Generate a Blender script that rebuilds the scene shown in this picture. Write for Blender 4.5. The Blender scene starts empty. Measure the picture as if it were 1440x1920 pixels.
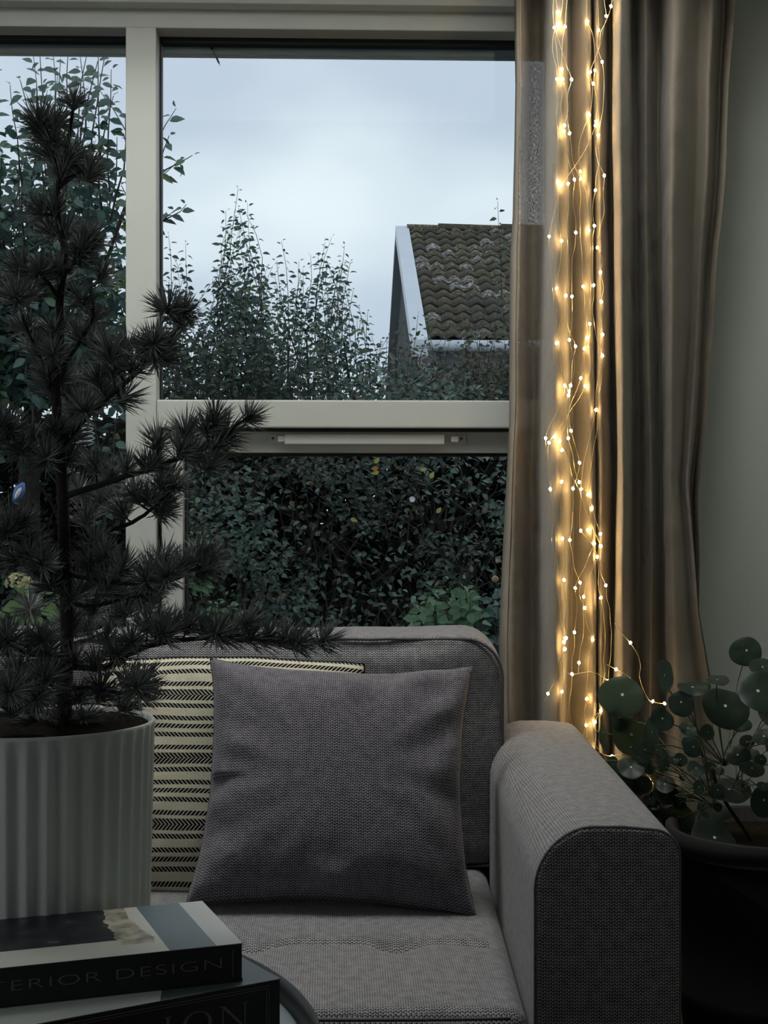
import bpy, bmesh, math, random
import numpy as np
from mathutils import Vector, Matrix, noise
random.seed(7); RNG = np.random.default_rng(7)
SC = bpy.context.scene
COL = SC.collection
PI = math.pi

# ------------------------------------------------------------------ camera, sky, lamps, exposure
F = 2800.0          # focal length in pixels of the 1440 x 1920 frame
H = 1.18            # eye height
YAW = math.radians(-1.9)
cam_d = bpy.data.cameras.new('camera'); cam = bpy.data.objects.new('camera', cam_d); COL.objects.link(cam)
cam.location = (0, 0, H); cam.rotation_euler = (PI / 2, 0, YAW)
cam_d.sensor_fit = 'VERTICAL'; cam_d.sensor_height = 36.0; cam_d.lens = F / 1920 * 36.0
cam_d.clip_start = 0.05; cam_d.clip_end = 200
SC.camera = cam
SC.view_settings.view_transform = 'Standard'; SC.view_settings.look = 'None'
SC.view_settings.exposure = 0.08; SC.view_settings.gamma = 1.0; SC.view_settings.use_curve_mapping = False
try:
    SC.cycles.use_denoising = True; SC.cycles.max_bounces = 7; SC.cycles.diffuse_bounces = 3
    SC.cycles.glossy_bounces = 3; SC.cycles.transparent_max_bounces = 10; SC.cycles.sample_clamp_indirect = 4
    SC.cycles.caustics_reflective = False; SC.cycles.caustics_refractive = False
except Exception: pass

world = bpy.data.worlds.new('overcast_sky'); SC.world = world; world.use_nodes = True
wn = world.node_tree.nodes; wl = world.node_tree.links; wn.clear()
w_tc = wn.new('ShaderNodeTexCoord'); w_map = wn.new('ShaderNodeMapping'); w_map.inputs['Scale'].default_value = (1.0, 1.0, 1.7)
w_map.inputs['Location'].default_value = (0.35, 0.1, 0.3)
w_n = wn.new('ShaderNodeTexNoise'); w_n.inputs['Scale'].default_value = 3.4; w_n.inputs['Detail'].default_value = 3.5; w_n.inputs['Roughness'].default_value = 0.42
w_r = wn.new('ShaderNodeValToRGB'); w_r.color_ramp.interpolation = 'EASE'
w_r.color_ramp.elements[0].position = 0.38; w_r.color_ramp.elements[0].color = (0.53, 0.61, 0.74, 1)
w_r.color_ramp.elements[1].position = 0.63; w_r.color_ramp.elements[1].color = (0.86, 0.94, 1.0, 1)
w_bg = wn.new('ShaderNodeBackground'); w_bg.inputs['Strength'].default_value = 1.0
w_o = wn.new('ShaderNodeOutputWorld')
wl.new(w_tc.outputs['Generated'], w_map.inputs['Vector']); wl.new(w_map.outputs[0], w_n.inputs['Vector'])
wl.new(w_n.outputs['Fac'], w_r.inputs[0]); wl.new(w_r.outputs[0], w_bg.inputs[0]); wl.new(w_bg.outputs[0], w_o.inputs[0])

def area_light(name, loc, rot, sx, sy, power, color):
    l = bpy.data.lights.new(name, 'AREA'); l.shape = 'RECTANGLE'; l.size = sx; l.size_y = sy; l.energy = power; l.color = color
    o = bpy.data.objects.new(name, l); COL.objects.link(o); o.location = loc; o.rotation_euler = rot
    return o
# unseen lamps added overhead and at the left wall; daylight from the far windows
area_light('overhead_lamp', (-0.36, 2.98, 3.02), (math.radians(0), 0, 0), 2.2, 0.8, 37.0, (0.97, 0.98, 0.94))
area_light('far_window_daylight', (-0.9, -2.0, 1.9), (math.radians(78), 0, math.radians(-6)), 1.8, 1.0, 1.2, (0.86, 0.93, 1.0))
area_light('side_fill_lamp', (-2.06, 0.75, 1.55), (0, math.radians(-90), 0), 1.0, 1.1, 5.4, (0.90, 0.95, 1.0))

# ------------------------------------------------------------------ picture-to-place helpers
cy_, sy_ = math.cos(YAW), math.sin(YAW)
def K(x, y, z): return Vector((x * cy_ - y * sy_, x * sy_ + y * cy_, z))          # sofa frame -> world
def Cx(px, py, D): return K((px - 720) / F * D, D, H - (py - 960) / F * D)         # a point at distance D
def P(px, py, Y):                                                                  # a point on the plane y = Y
    c = (px - 720) / F
    t = Y / (c * sy_ + cy_)
    return K(c * t, t, H - (py - 960) / F * t)

# ------------------------------------------------------------------ object helpers
def tag(o, label=None, cat=None, group=None, kind=None):
    if label: o['label'] = label
    if cat: o['category'] = cat
    if group: o['group'] = group
    if kind: o['kind'] = kind
    return o
def thing(name, label, cat, loc, group=None, kind=None):
    o = bpy.data.objects.new(name, None); COL.objects.link(o); o.location = loc; o.empty_display_size = 0.1
    return tag(o, label, cat, group, kind)
def wloc(o):
    v = Vector((0, 0, 0))
    while o: v += o.location; o = o.parent
    return v
def setmesh(name, verts, faces, mats, smooth=False, uv=None):
    me = bpy.data.meshes.new(name); me.from_pydata([tuple(v) for v in verts], [], faces)
    for m in (mats if isinstance(mats, (list, tuple)) else [mats]): me.materials.append(m)
    if smooth: me.polygons.foreach_set('use_smooth', [True] * len(me.polygons))
    if uv == 'box': box_uv(me)
    elif uv is not None:
        l = me.uv_layers.new(name='UVMap')
        vi = np.empty(len(me.loops), dtype=np.int32); me.loops.foreach_get('vertex_index', vi)
        l.data.foreach_set('uv', np.asarray(uv, dtype=np.float32)[vi].ravel())
    me.update()
    return me
def box_uv(me):
    l = me.uv_layers.new(name='UVMap')
    for p in me.polygons:
        n = p.normal; a = max(range(3), key=lambda i: abs(n[i]))
        for li in p.loop_indices:
            c = me.vertices[me.loops[li].vertex_index].co
            l.data[li].uv = (c.y, c.z) if a == 0 else ((c.x, c.z) if a == 1 else (c.x, c.y))
def obj(name, verts, faces, mat, parent=None, smooth=False, uv=None, origin=None, mi=None):
    """verts in world space; stored relative to the parent's place or to an origin at the base"""
    vs = [Vector(v) for v in verts]
    if origin is None:
        a = np.array([tuple(v) for v in vs]); origin = Vector(((a[:, 0].min() + a[:, 0].max()) / 2, (a[:, 1].min() + a[:, 1].max()) / 2, a[:, 2].min()))
    origin = Vector(origin)
    me = setmesh(name, [v - origin for v in vs], faces, mat, smooth, uv)
    if mi is not None: me.polygons.foreach_set('material_index', mi)
    o = bpy.data.objects.new(name, me); COL.objects.link(o)
    if parent: o.parent = parent; o.location = origin - wloc(parent)
    else: o.location = origin
    return o
def box_vf(x0, x1, y0, y1, z0, z1, fr=None):
    v = [(x, y, z) for x in (x0, x1) for y in (y0, y1) for z in (z0, z1)]
    if fr: v = [fr(*p) for p in v]
    f = [(0, 1, 3, 2), (4, 6, 7, 5), (0, 4, 5, 1), (2, 3, 7, 6), (0, 2, 6, 4), (1, 5, 7, 3)]
    return v, f
def bevel_mesh(me, w, seg=2):
    bm = bmesh.new(); bm.from_mesh(me); bmesh.ops.recalc_face_normals(bm, faces=bm.faces)
    bmesh.ops.bevel(bm, geom=list(bm.edges), offset=w, segments=seg, profile=0.6, affect='EDGES', clamp_overlap=True)
    bm.to_mesh(me); bm.free()
def box(name, x0, x1, y0, y1, z0, z1, mat, parent=None, bev=0.0, fr=None, uv=None):
    v, f = box_vf(x0, x1, y0, y1, z0, z1, fr)
    o = obj(name, v, f, mat, parent)
    if bev: bevel_mesh(o.data, bev)
    if uv: box_uv(o.data)
    return o
def catmull(pts, n):
    pts = [Vector(p) for p in pts]; out = []
    for i in range(len(pts) - 1):
        p0 = pts[max(i - 1, 0)]; p1 = pts[i]; p2 = pts[i + 1]; p3 = pts[min(i + 2, len(pts) - 1)]
        for k in range(n):
            t = k / n
            out.append(0.5 * ((2 * p1) + (p2 - p0) * t + (2 * p0 - 5 * p1 + 4 * p2 - p3) * t * t + (3 * p1 - p0 - 3 * p2 + p3) * t ** 3))
    out.append(pts[-1]); return out
def tube_vf(pts, rad, n=6, closed=False, base=0):
    pts = [Vector(p) for p in pts]; vs = []; fs = []; m = len(pts)
    up = Vector((0.13, 0.21, 1)).normalized()
    for i, p in enumerate(pts):
        if closed: t = pts[(i + 1) % m] - pts[i - 1]
        else: t = pts[min(i + 1, m - 1)] - pts[max(i - 1, 0)]
        if t.length < 1e-9: t = Vector((0, 0, 1))
        t.normalize(); a = t.cross(up)
        if a.length < 1e-3: a = t.cross(Vector((1, 0, 0)))
        a.normalize(); b = t.cross(a)
        r = rad[i] if isinstance(rad, (list, tuple)) else rad
        for k in range(n):
            an = 2 * PI * k / n; vs.append(p + a * (r * math.cos(an)) + b * (r * math.sin(an)))
    for i in range(m if closed else m - 1):
        j = (i + 1) % m
        for k in range(n):
            k2 = (k + 1) % n
            fs.append((base + i * n + k, base + i * n + k2, base + j * n + k2, base + j * n + k))
    if not closed:
        fs.append(tuple(base + k for k in range(n))[::-1]); fs.append(tuple(base + (m - 1) * n + k for k in range(n)))
    return vs, fs
def tube(name, pts, rad, mat, parent=None, n=6, closed=False):
    v, f = tube_vf(pts, rad, n, closed); return obj(name, v, f, mat, parent, smooth=True)
class MB:
    def __init__(s): s.v = []; s.f = []; s.m = []
    def add(s, v, f, mi=0):
        b = len(s.v); s.v += list(v); s.f += [tuple(i + b for i in q) for q in f]; s.m += [mi] * len(f)
    def build(s, name, mat, parent=None, smooth=False, uv=None, origin=None):
        return obj(name, s.v, s.f, mat, parent, smooth, uv, origin, s.m)
def lathe_vf(prof, n, c=(0, 0, 0), flute=None):
    vs = []; fs = []; c = Vector(c)
    for (r, z) in prof:
        for k in range(n):
            a = 2 * PI * k / n; rr = r + (flute(a, r, z) if flute else 0)
            vs.append(c + Vector((rr * math.cos(a), rr * math.sin(a), z)))
    for i in range(len(prof) - 1):
        for k in range(n):
            k2 = (k + 1) % n; fs.append((i * n + k, i * n + k2, (i + 1) * n + k2, (i + 1) * n + k))
    fs.append(tuple(range(n))[::-1]); fs.append(tuple((len(prof) - 1) * n + k for k in range(n)))
    return vs, fs

# ------------------------------------------------------------------ materials
def new_mat(name):
    m = bpy.data.materials.new(name); m.use_nodes = True; nt = m.node_tree
    return m, nt.nodes, nt.links, nt.nodes['Principled BSDF']
def N(nodes, t, **kw):
    n = nodes.new(t)
    for k, v in kw.items():
        if hasattr(n, k): setattr(n, k, v)
        else: n.inputs[k.replace('_', ' ')].default_value = v
    return n
def c4(c): return (c[0], c[1], c[2], 1)
def ramp(nodes, stops, interp='LINEAR'):
    r = nodes.new('ShaderNodeValToRGB'); r.color_ramp.interpolation = interp; e = r.color_ramp.elements
    while len(e) < len(stops): e.new(0.5)
    for i, (p, c) in enumerate(stops): e[i].position = p; e[i].color = c4(c)
    return r
def plain(name, col, rough=0.6, var=0.12, scale=8.0, metal=0.0, spec=0.5, bump=0.0, bscale=60.0):
    m, n, l, b = new_mat(name)
    t = N(n, 'ShaderNodeTexCoord'); x = N(n, 'ShaderNodeTexNoise', Scale=scale, Detail=4.0)
    l.new(t.outputs['Object'], x.inputs['Vector'])
    r = ramp(n, [(0.3, [c * (1 - var) for c in col]), (0.7, [min(1, c * (1 + var)) for c in col])])
    l.new(x.outputs['Fac'], r.inputs[0]); l.new(r.outputs[0], b.inputs['Base Color'])
    b.inputs['Roughness'].default_value = rough; b.inputs['Metallic'].default_value = metal; b.inputs['Specular IOR Level'].default_value = spec
    if bump:
        y = N(n, 'ShaderNodeTexNoise', Scale=bscale, Detail=5.0); l.new(t.outputs['Object'], y.inputs['Vector'])
        bp = N(n, 'ShaderNodeBump', Strength=bump, Distance=0.003); l.new(y.outputs['Fac'], bp.inputs['Height']); l.new(bp.outputs[0], b.inputs['Normal'])
    return m
def math_n(n, l, op, a, b=None, c=None):
    x = n.new('ShaderNodeMath'); x.operation = op
    for i, v in enumerate((a, b, c)):
        if v is None: continue
        if isinstance(v, (int, float)): x.inputs[i].default_value = v
        else: l.new(v, x.inputs[i])
    return x.outputs[0]
def fabric(name, dark, light, pitch=0.0036, slub=0.25):
    """coarse two-tone weave, threads laid by UV in metres"""
    m, n, l, b = new_mat(name)
    uv = N(n, 'ShaderNodeUVMap'); sp = N(n, 'ShaderNodeSeparateXYZ')
    wob = N(n, 'ShaderNodeTexNoise', Scale=260.0, Detail=2.0); l.new(uv.outputs[0], wob.inputs['Vector'])
    l.new(uv.outputs[0], sp.inputs[0])
    k = 2 * PI / pitch
    w = math_n(n, l, 'MULTIPLY', wob.outputs['Fac'], 2.6)
    u = math_n(n, l, 'ADD', math_n(n, l, 'MULTIPLY', sp.outputs[0], k), w)
    v = math_n(n, l, 'ADD', math_n(n, l, 'MULTIPLY', sp.outputs[1], k * 0.8), w)
    # herringbone-like offset: every other column leans the other way
    s1 = math_n(n, l, 'SINE', math_n(n, l, 'ADD', v, math_n(n, l, 'MULTIPLY', math_n(n, l, 'SINE', math_n(n, l, 'MULTIPLY', u, 0.5)), 1.6)))
    s2 = math_n(n, l, 'SINE', u)
    h = math_n(n, l, 'ADD', math_n(n, l, 'MULTIPLY', s1, 0.32), math_n(n, l, 'ADD', math_n(n, l, 'MULTIPLY', s2, 0.16), 0.5))
    sl = N(n, 'ShaderNodeTexNoise', Scale=55.0, Detail=4.0); l.new(uv.outputs[0], sl.inputs['Vector'])
    hh = math_n(n, l, 'ADD', h, math_n(n, l, 'MULTIPLY', math_n(n, l, 'SUBTRACT', sl.outputs['Fac'], 0.5), slub * 2))
    r = ramp(n, [(0.15, dark), (0.9, light)]); l.new(hh, r.inputs[0]); l.new(r.outputs[0], b.inputs['Base Color'])
    b.inputs['Roughness'].default_value = 0.95; b.inputs['Specular IOR Level'].default_value = 0.15
    b.inputs['Sheen Weight'].default_value = 0.15; b.inputs['Sheen Roughness'].default_value = 0.5
    bp = N(n, 'ShaderNodeBump', Strength=0.55, Distance=0.0012); l.new(h, bp.inputs['Height']); l.new(bp.outputs[0], b.inputs['Normal'])
    return m
M = {}
M['paint'] = plain('frame_paint', (0.52, 0.54, 0.51), 0.38, 0.03, 5)
M['wall'] = plain('wall_paint', (0.57, 0.61, 0.57), 0.85, 0.03, 3, bump=0.25, bscale=90)
M['ceil'] = plain('ceiling_paint', (0.7, 0.7, 0.68), 0.9, 0.02, 2)
M['gasket'] = plain('black_rubber', (0.008, 0.008, 0.010), 0.5, 0.1)
M['soffit'] = plain('soffit_boards', (0.26, 0.33, 0.32), 0.8, 0.2, 6)
M['dark_metal'] = plain('black_metal', (0.012, 0.013, 0.015), 0.35, 0.2, metal=0.6)
M['sofa'] = fabric('grey_upholstery', (0.022, 0.021, 0.026), (0.385, 0.38, 0.392), 0.0040)
M['piping'] = plain('grey_piping', (0.08, 0.08, 0.09), 0.9, 0.3, 300)
M['pillow'] = fabric('dark_grey_weave', (0.014, 0.011, 0.017), (0.265, 0.25, 0.28), 0.0044, 0.2)
M['pot'] = plain('pot_glaze', (0.60, 0.63, 0.61), 0.32, 0.04, 5, spec=0.4)
M['soil'] = plain('dark_soil', (0.010, 0.008, 0.006), 1.0, 0.5, 60, spec=0.05, bump=0.8, bscale=200)
M['bark'] = plain('pine_bark', (0.022, 0.016, 0.015), 0.9, 0.45, 60, bump=0.8, bscale=160)
M['twigwood'] = plain('garden_twigs', (0.045, 0.036, 0.030), 0.9, 0.5, 30)
M['tile'] = None
def leafmat(name, stops, rough=0.42, trans=0.25, spec=0.5):
    m, n, l, b = new_mat(name)
    g = N(n, 'ShaderNodeNewGeometry'); r = ramp(n, stops); l.new(g.outputs['Random Per Island'], r.inputs[0])
    l.new(r.outputs[0], b.inputs['Base Color']); b.inputs['Roughness'].default_value = rough; b.inputs['Specular IOR Level'].default_value = spec
    tr = N(n, 'ShaderNodeBsdfTranslucent'); mx = N(n, 'ShaderNodeMixShader', Fac=trans)
    hs = N(n, 'ShaderNodeHueSaturation', Value=1.5, Saturation=1.15); l.new(r.outputs[0], hs.inputs['Color']); l.new(hs.outputs[0], tr.inputs[0])
    l.new(b.outputs[0], mx.inputs[1]); l.new(tr.outputs[0], mx.inputs[2]); l.new(mx.outputs[0], n['Material Output'].inputs[0])
    return m
M['hedge'] = leafmat('hedge_leaf', [(0, (0.012, 0.024, 0.019)), (0.45, (0.030, 0.060, 0.044)), (0.72, (0.07, 0.13, 0.09)), (0.83, (0.22, 0.32, 0.22)), (0.88, (0.075, 0.075, 0.035)), (0.95, (0.06, 0.024, 0.020)), (1, (0.16, 0.14, 0.05))], 0.30, 0.25, 0.7)
M['inner'] = leafmat('shade_tinted_inner_leaf', [(0, (0.010, 0.013, 0.011)), (1, (0.020, 0.018, 0.015))], 0.7, 0.05, 0.2)  # shade of the hedge interior put into the leaf colour
M['tree'] = leafmat('tree_leaf', [(0, (0.024, 0.058, 0.052)), (0.5, (0.050, 0.105, 0.088)), (0.85, (0.10, 0.17, 0.13)), (0.94, (0.12, 0.19, 0.09)), (1, (0.16, 0.19, 0.06))], 0.36)
M['shoot'] = leafmat('shoot_leaf', [(0, (0.022, 0.050, 0.040)), (0.6, (0.050, 0.100, 0.072)), (0.9, (0.12, 0.18, 0.11)), (1, (0.14, 0.17, 0.07))], 0.42, 0.2)
M['vine'] = leafmat('vine_leaf', [(0, (0.030, 0.050, 0.030)), (0.4, (0.055, 0.080, 0.045)), (0.7, (0.085, 0.095, 0.050)), (0.85, (0.085, 0.045, 0.030)), (1, (0.12, 0.035, 0.030))], 0.45)
M['pale'] = leafmat('pale_leaf', [(0, (0.07, 0.14, 0.08)), (0.7, (0.13, 0.23, 0.12)), (1, (0.22, 0.30, 0.10))], 0.45)
M['lime'] = leafmat('lime_leaf', [(0, (0.12, 0.22, 0.06)), (1, (0.27, 0.38, 0.15))], 0.5, 0.35)
M['needle'] = leafmat('pine_needle', [(0, (0.11, 0.13, 0.13)), (0.6, (0.25, 0.275, 0.27)), (1, (0.46, 0.48, 0.46))], 0.55, 0.15, 0.3)
M['petal'] = plain('cream_petal', (0.62, 0.56, 0.30), 0.7, 0.25, 80)
M['rose'] = plain('rose_petal', (0.62, 0.42, 0.30), 0.7, 0.25, 80)

# glass: thin pane, mostly see-through with a mirror sheen that grows at grazing angles
m, n, l, b = new_mat('window_glass'); M['glass'] = m
n.remove(b); lw = N(n, 'ShaderNodeFresnel', IOR=1.22); tr = N(n, 'ShaderNodeBsdfTransparent'); tr.inputs[0].default_value = (0.95, 0.975, 0.97, 1)
gl = N(n, 'ShaderNodeBsdfGlossy', Roughness=0.0); mx = N(n, 'ShaderNodeMixShader')
l.new(lw.outputs[0], mx.inputs[0]); l.new(tr.outputs[0], mx.inputs[1]); l.new(gl.outputs[0], mx.inputs[2]); l.new(mx.outputs[0], n['Material Output'].inputs[0])

# curtain linen: lets a little light and view through
m, n, l, b = new_mat('curtain_linen'); M['curtain'] = m
uv = N(n, 'ShaderNodeUVMap'); mp = N(n, 'ShaderNodeMapping'); mp.inputs['Scale'].default_value = (1, 0.12, 1)
l.new(uv.outputs[0], mp.inputs[0]); t1 = N(n, 'ShaderNodeTexNoise', Scale=900.0, Detail=3.0); l.new(mp.outputs[0], t1.inputs['Vector'])
mp2 = N(n, 'ShaderNodeMapping'); mp2.inputs['Scale'].default_value = (0.12, 1, 1); l.new(uv.outputs[0], mp2.inputs[0])
t2 = N(n, 'ShaderNodeTexNoise', Scale=900.0, Detail=3.0); l.new(mp2.outputs[0], t2.inputs['Vector'])
av = math_n(n, l, 'MULTIPLY', math_n(n, l, 'ADD', t1.outputs['Fac'], t2.outputs['Fac']), 0.5)
r = ramp(n, [(0.35, (0.22, 0.185, 0.145)), (0.65, (0.33, 0.285, 0.23))]); l.new(av, r.inputs[0]); l.new(r.outputs[0], b.inputs['Base Color'])
b.inputs['Roughness'].default_value = 0.8; b.inputs['Specular IOR Level'].default_value = 0.2; b.inputs['Sheen Weight'].default_value = 0.2
cr = N(n, 'ShaderNodeTexNoise', Scale=9.0, Detail=3.0); l.new(uv.outputs[0], cr.inputs['Vector'])
bp0 = N(n, 'ShaderNodeBump', Strength=0.5, Distance=0.02); l.new(cr.outputs['Fac'], bp0.inputs['Height'])
bp = N(n, 'ShaderNodeBump', Strength=0.3, Distance=0.0008); l.new(bp0.outputs[0], bp.inputs['Normal']); l.new(av, bp.inputs['Height']); l.new(bp.outputs[0], b.inputs['Normal'])
trl = N(n, 'ShaderNodeBsdfTranslucent'); l.new(r.outputs[0], trl.inputs[0]); m1 = N(n, 'ShaderNodeMixShader', Fac=0.06)
l.new(b.outputs[0], m1.inputs[1]); l.new(trl.outputs[0], m1.inputs[2])
tp = N(n, 'ShaderNodeBsdfTransparent'); m2 = N(n, 'ShaderNodeMixShader')
tf = math_n(n, l, 'MULTIPLY', math_n(n, l, 'GREATER_THAN', av, 0.515), 0.24); l.new(tf, m2.inputs[0])
l.new(m1.outputs[0], m2.inputs[1]); l.new(tp.outputs[0], m2.inputs[2]); l.new(m2.outputs[0], n['Material Output'].inputs[0])
M['hem'] = plain('curtain_hem_cloth', (0.28, 0.24, 0.19), 0.85, 0.08, 40)

# light beads
m, n, l, b = new_mat('bulb_glow'); M['bulb'] = m
b.inputs['Base Color'].default_value = (1, 0.8, 0.5, 1); b.inputs['Emission Color'].default_value = (1.0, 0.66, 0.26, 1); b.inputs['Emission Strength'].default_value = 105.0
M['wire'] = plain('copper_wire', (0.75, 0.62, 0.38), 0.35, 0.1, metal=0.7)

# ------------------------------------------------------------------ the setting: room shell
YW = 3.75                       # inner face of the window wall
XL, XR, YB, ZC = -2.1, 1.75, -2.3, 2.52
JX = P(1050, 300, YW).x         # right edge of the window opening
LX = -1.75                      # left edge of the window opening
def zc(py, Y, px=600): return P(px, py, Y).z
z_head = zc(55.5, YW)
SILL = 0.58
wb = thing('wall_back', None, None, (0, YW, 0), kind='structure')
box('wall_right_section', JX, XR + 0.1, YW, YW + 0.28, -0.05, ZC, M['wall'], wb)
box('wall_left_section', XL - 0.1, LX, YW, YW + 0.28, -0.05, ZC, M['wall'], wb)
box('wall_below_window', LX, JX, YW, YW + 0.28, -0.05, SILL, M['wall'], wb)
box('wall_above_window', LX, JX, YW, YW + 0.28, zc(12, YW), ZC, M['wall'], wb)
tag(box('wall_left', XL - 0.1, XL, YB, YW, -0.05, ZC, M['wall']), kind='structure')
tag(box('wall_right', XR, XR + 0.1, YB, YW, -0.05, ZC, M['wall']), kind='structure')
tag(box('wall_front', XL - 0.1, XR + 0.1, YB - 0.1, YB, -0.05, ZC, M['wall']), kind='structure')
fm = plain('dark_oak', (0.055, 0.040, 0.030), 0.45, 0.3, 12)
fl = thing('floor', None, None, (0, 0, 0), kind='structure')
k = 0; x = XL
while x < XR:
    x1 = min(x + 0.18, XR); box('plank', x + 0.0015, x1 - 0.0015, YB, YW, -0.02, 0.0, fm, fl, bev=0.001); x = x1; k += 1
box('subfloor', XL, XR, YB, YW, -0.05, -0.021, M['gasket'], fl)
# ceiling with an opening and shaft added to hide and shape the overhead lamp
ce = thing('ceiling', None, None, (0, 0, ZC), kind='structure')
OX0, OX1, OY0, OY1 = -1.50, 0.84, 2.55, 3.42
box('ceiling_section', XL - 0.1, XR + 0.1, YB - 0.1, OY0, ZC, ZC + 0.1, M['ceil'], ce)
box('ceiling_section', XL - 0.1, XR + 0.1, OY1, YW + 0.28, ZC, ZC + 0.1, M['ceil'], ce)
box('ceiling_section', XL - 0.1, OX0, OY0, OY1, ZC, ZC + 0.1, M['ceil'], ce)
box('ceiling_section', OX1, XR + 0.1, OY0, OY1, ZC, ZC + 0.1, M['ceil'], ce)
for a in ((OX0 - 0.02, OX0, OY0, OY1), (OX1, OX1 + 0.02, OY0, OY1), (OX0, OX1, OY0 - 0.02, OY0), (OX0, OX1, OY1, OY1 + 0.02)): box('lamp_shaft', *a, ZC + 0.1, ZC + 0.62, M['ceil'], ce)
box('lamp_shaft_lid', OX0, OX1, OY0, OY1, ZC + 0.6, ZC + 0.62, M['ceil'], ce)
# trims and baseboard
t_z = zc(8, 3.70)
tag(box('trim_1', XL, JX + 0.06, 3.70, YW, t_z, ZC, M['paint'], bev=0.003), kind='structure')
tag(box('baseboard_right', JX + 0.02, XR, YW - 0.015, YW, 0.0, 0.10, M['paint'], bev=0.003), kind='structure')

w2 = thing('added_lamp_frame', None, None, (XL, 0.75, 1.05), kind='structure')  # frame added on the closed wall around the side lamp, no opening
for (a, c, e, g_) in ((0.14, 0.20, 1.0, 2.1), (1.30, 1.36, 1.0, 2.1), (0.20, 1.30, 1.0, 1.05), (0.20, 1.30, 2.05, 2.1)): box('lamp_frame_bar', XL, XL + 0.03, a, c, e, g_, M['paint'], w2, bev=0.003)
# ------------------------------------------------------------------ window
win = thing('window_1', None, None, (-0.3, YW, SILL), kind='structure')
YG = 3.835
box('window_head', LX, JX, YW, YW + 0.12, z_head, zc(8, YW), M['paint'], win, bev=0.003)
xp0, xp1 = P(236, 500, YW).x, P(293, 500, YW).x
box('window_post', xp0, xp1, YW - 0.004, YW + 0.12, SILL, z_head, M['paint'], win, bev=0.003)
box('window_jamb', JX - 0.02, JX, YW, YW + 0.12, SILL, z_head, M['paint'], win, bev=0.003)
box('window_jamb', LX, LX + 0.06, YW, YW + 0.12, SILL, z_head, M['paint'], win, bev=0.003)
z_t1, z_t0 = zc(750, YW), zc(802, YW)
box('transom', xp1, JX - 0.02, YW + 0.001, YW + 0.12, z_t0, z_t1, M['paint'], win, bev=0.004)
box('window_sill', LX, JX, YW - 0.10, YW + 0.12, SILL - 0.03, SILL + 0.02, M['paint'], win, bev=0.005)
# opening sash below the transom
sash = box('sash', xp1 + 0.012, JX - 0.025, YW + 0.042, YW + 0.10, zc(849, YW + 0.042), zc(809, YW + 0.042), M['paint'], win, bev=0.002)
SX0 = P(303, 900, YW + 0.02).x; SX1 = P(343, 900, YW + 0.02).x
box('sash_stile', SX0, SX1, YW + 0.018, YW + 0.10, SILL + 0.03, z_t0 - 0.008, M['paint'], win, bev=0.003)
box('gasket', xp1 + 0.0005, SX0, YW + 0.05, YW + 0.09, SILL + 0.02, z_t0, M['gasket'], win)
box('gasket', xp1, JX - 0.02, YW + 0.03, YW + 0.09, zc(809, YW + 0.04), z_t0 + 0.002, M['gasket'], win)
box('gasket', SX1, SX1 + 0.006, YW + 0.06, YW + 0.10, SILL + 0.02, zc(849, YW + 0.042), M['gasket'], win)
box('gasket', SX1, JX - 0.025, YW + 0.06, YW + 0.10, zc(855, YW + 0.06), zc(848.5, YW + 0.06), M['gasket'], win)
zg = z_head
for (a, c) in ((xp1, JX - 0.02), (LX + 0.06, xp0)):
    box('gasket', a, c, YG - 0.015, YG + 0.02, zc(83 if a > -1 else 81, YG - 0.015), zg + 0.002, M['gasket'], win)
box('gasket', xp1 + 0.0002, xp1 + 0.005, YG - 0.013, YG + 0.02, z_t1, zg, M['gasket'], win)
box('pane', LX + 0.06, xp0, YG, YG + 0.006, SILL + 0.02, zg, M['glass'], win)
box('pane', xp1, JX - 0.02, YG, YG + 0.006, z_t1, zg, M['glass'], win)
box('pane', SX1, JX - 0.025, YG, YG + 0.006, SILL + 0.03, zc(850, YG), M['glass'], win)
# trickle vent screwed on the sash rail
ys = YW + 0.042
va, vb, vc, vd = P(503, 0, ys).x, P(874, 0, ys).x, P(534, 0, ys).x, P(832, 0, ys).x
vz1, vz0 = zc(815, ys), zc(833, ys)
vent = box('trickle_vent', va, vb, ys - 0.004, ys, vz0, vz1, M['paint'], win, bev=0.001)
box('vent_cover', vc, vd, ys - 0.024, ys - 0.004, zc(834, ys), vz1, M['paint'], vent, bev=0.003)
wm = plain('white_plastic', (0.78, 0.79, 0.78), 0.35, 0.02)
for q in (528, 852):
    xa, xb = P(q - 7, 0, ys).x, P(q + 7, 0, ys).x
    box('vent_clip', xa, xb, ys - 0.020, ys - 0.004, zc(829, ys), zc(818, ys), wm, vent, bev=0.003)
for q in (512, 865):
    xa = P(q, 0, ys).x; zz = zc(822, ys)
    v, f = lathe_vf([(0.0001, 0), (0.0028, 0.0), (0.0028, 0.001), (0.0001, 0.002)], 10)
    v = [Vector((xa + p.x, ys - 0.0042 - p.z, zz + p.y)) for p in v]; obj('screw', v, f, M['dark_metal'], vent)

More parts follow.
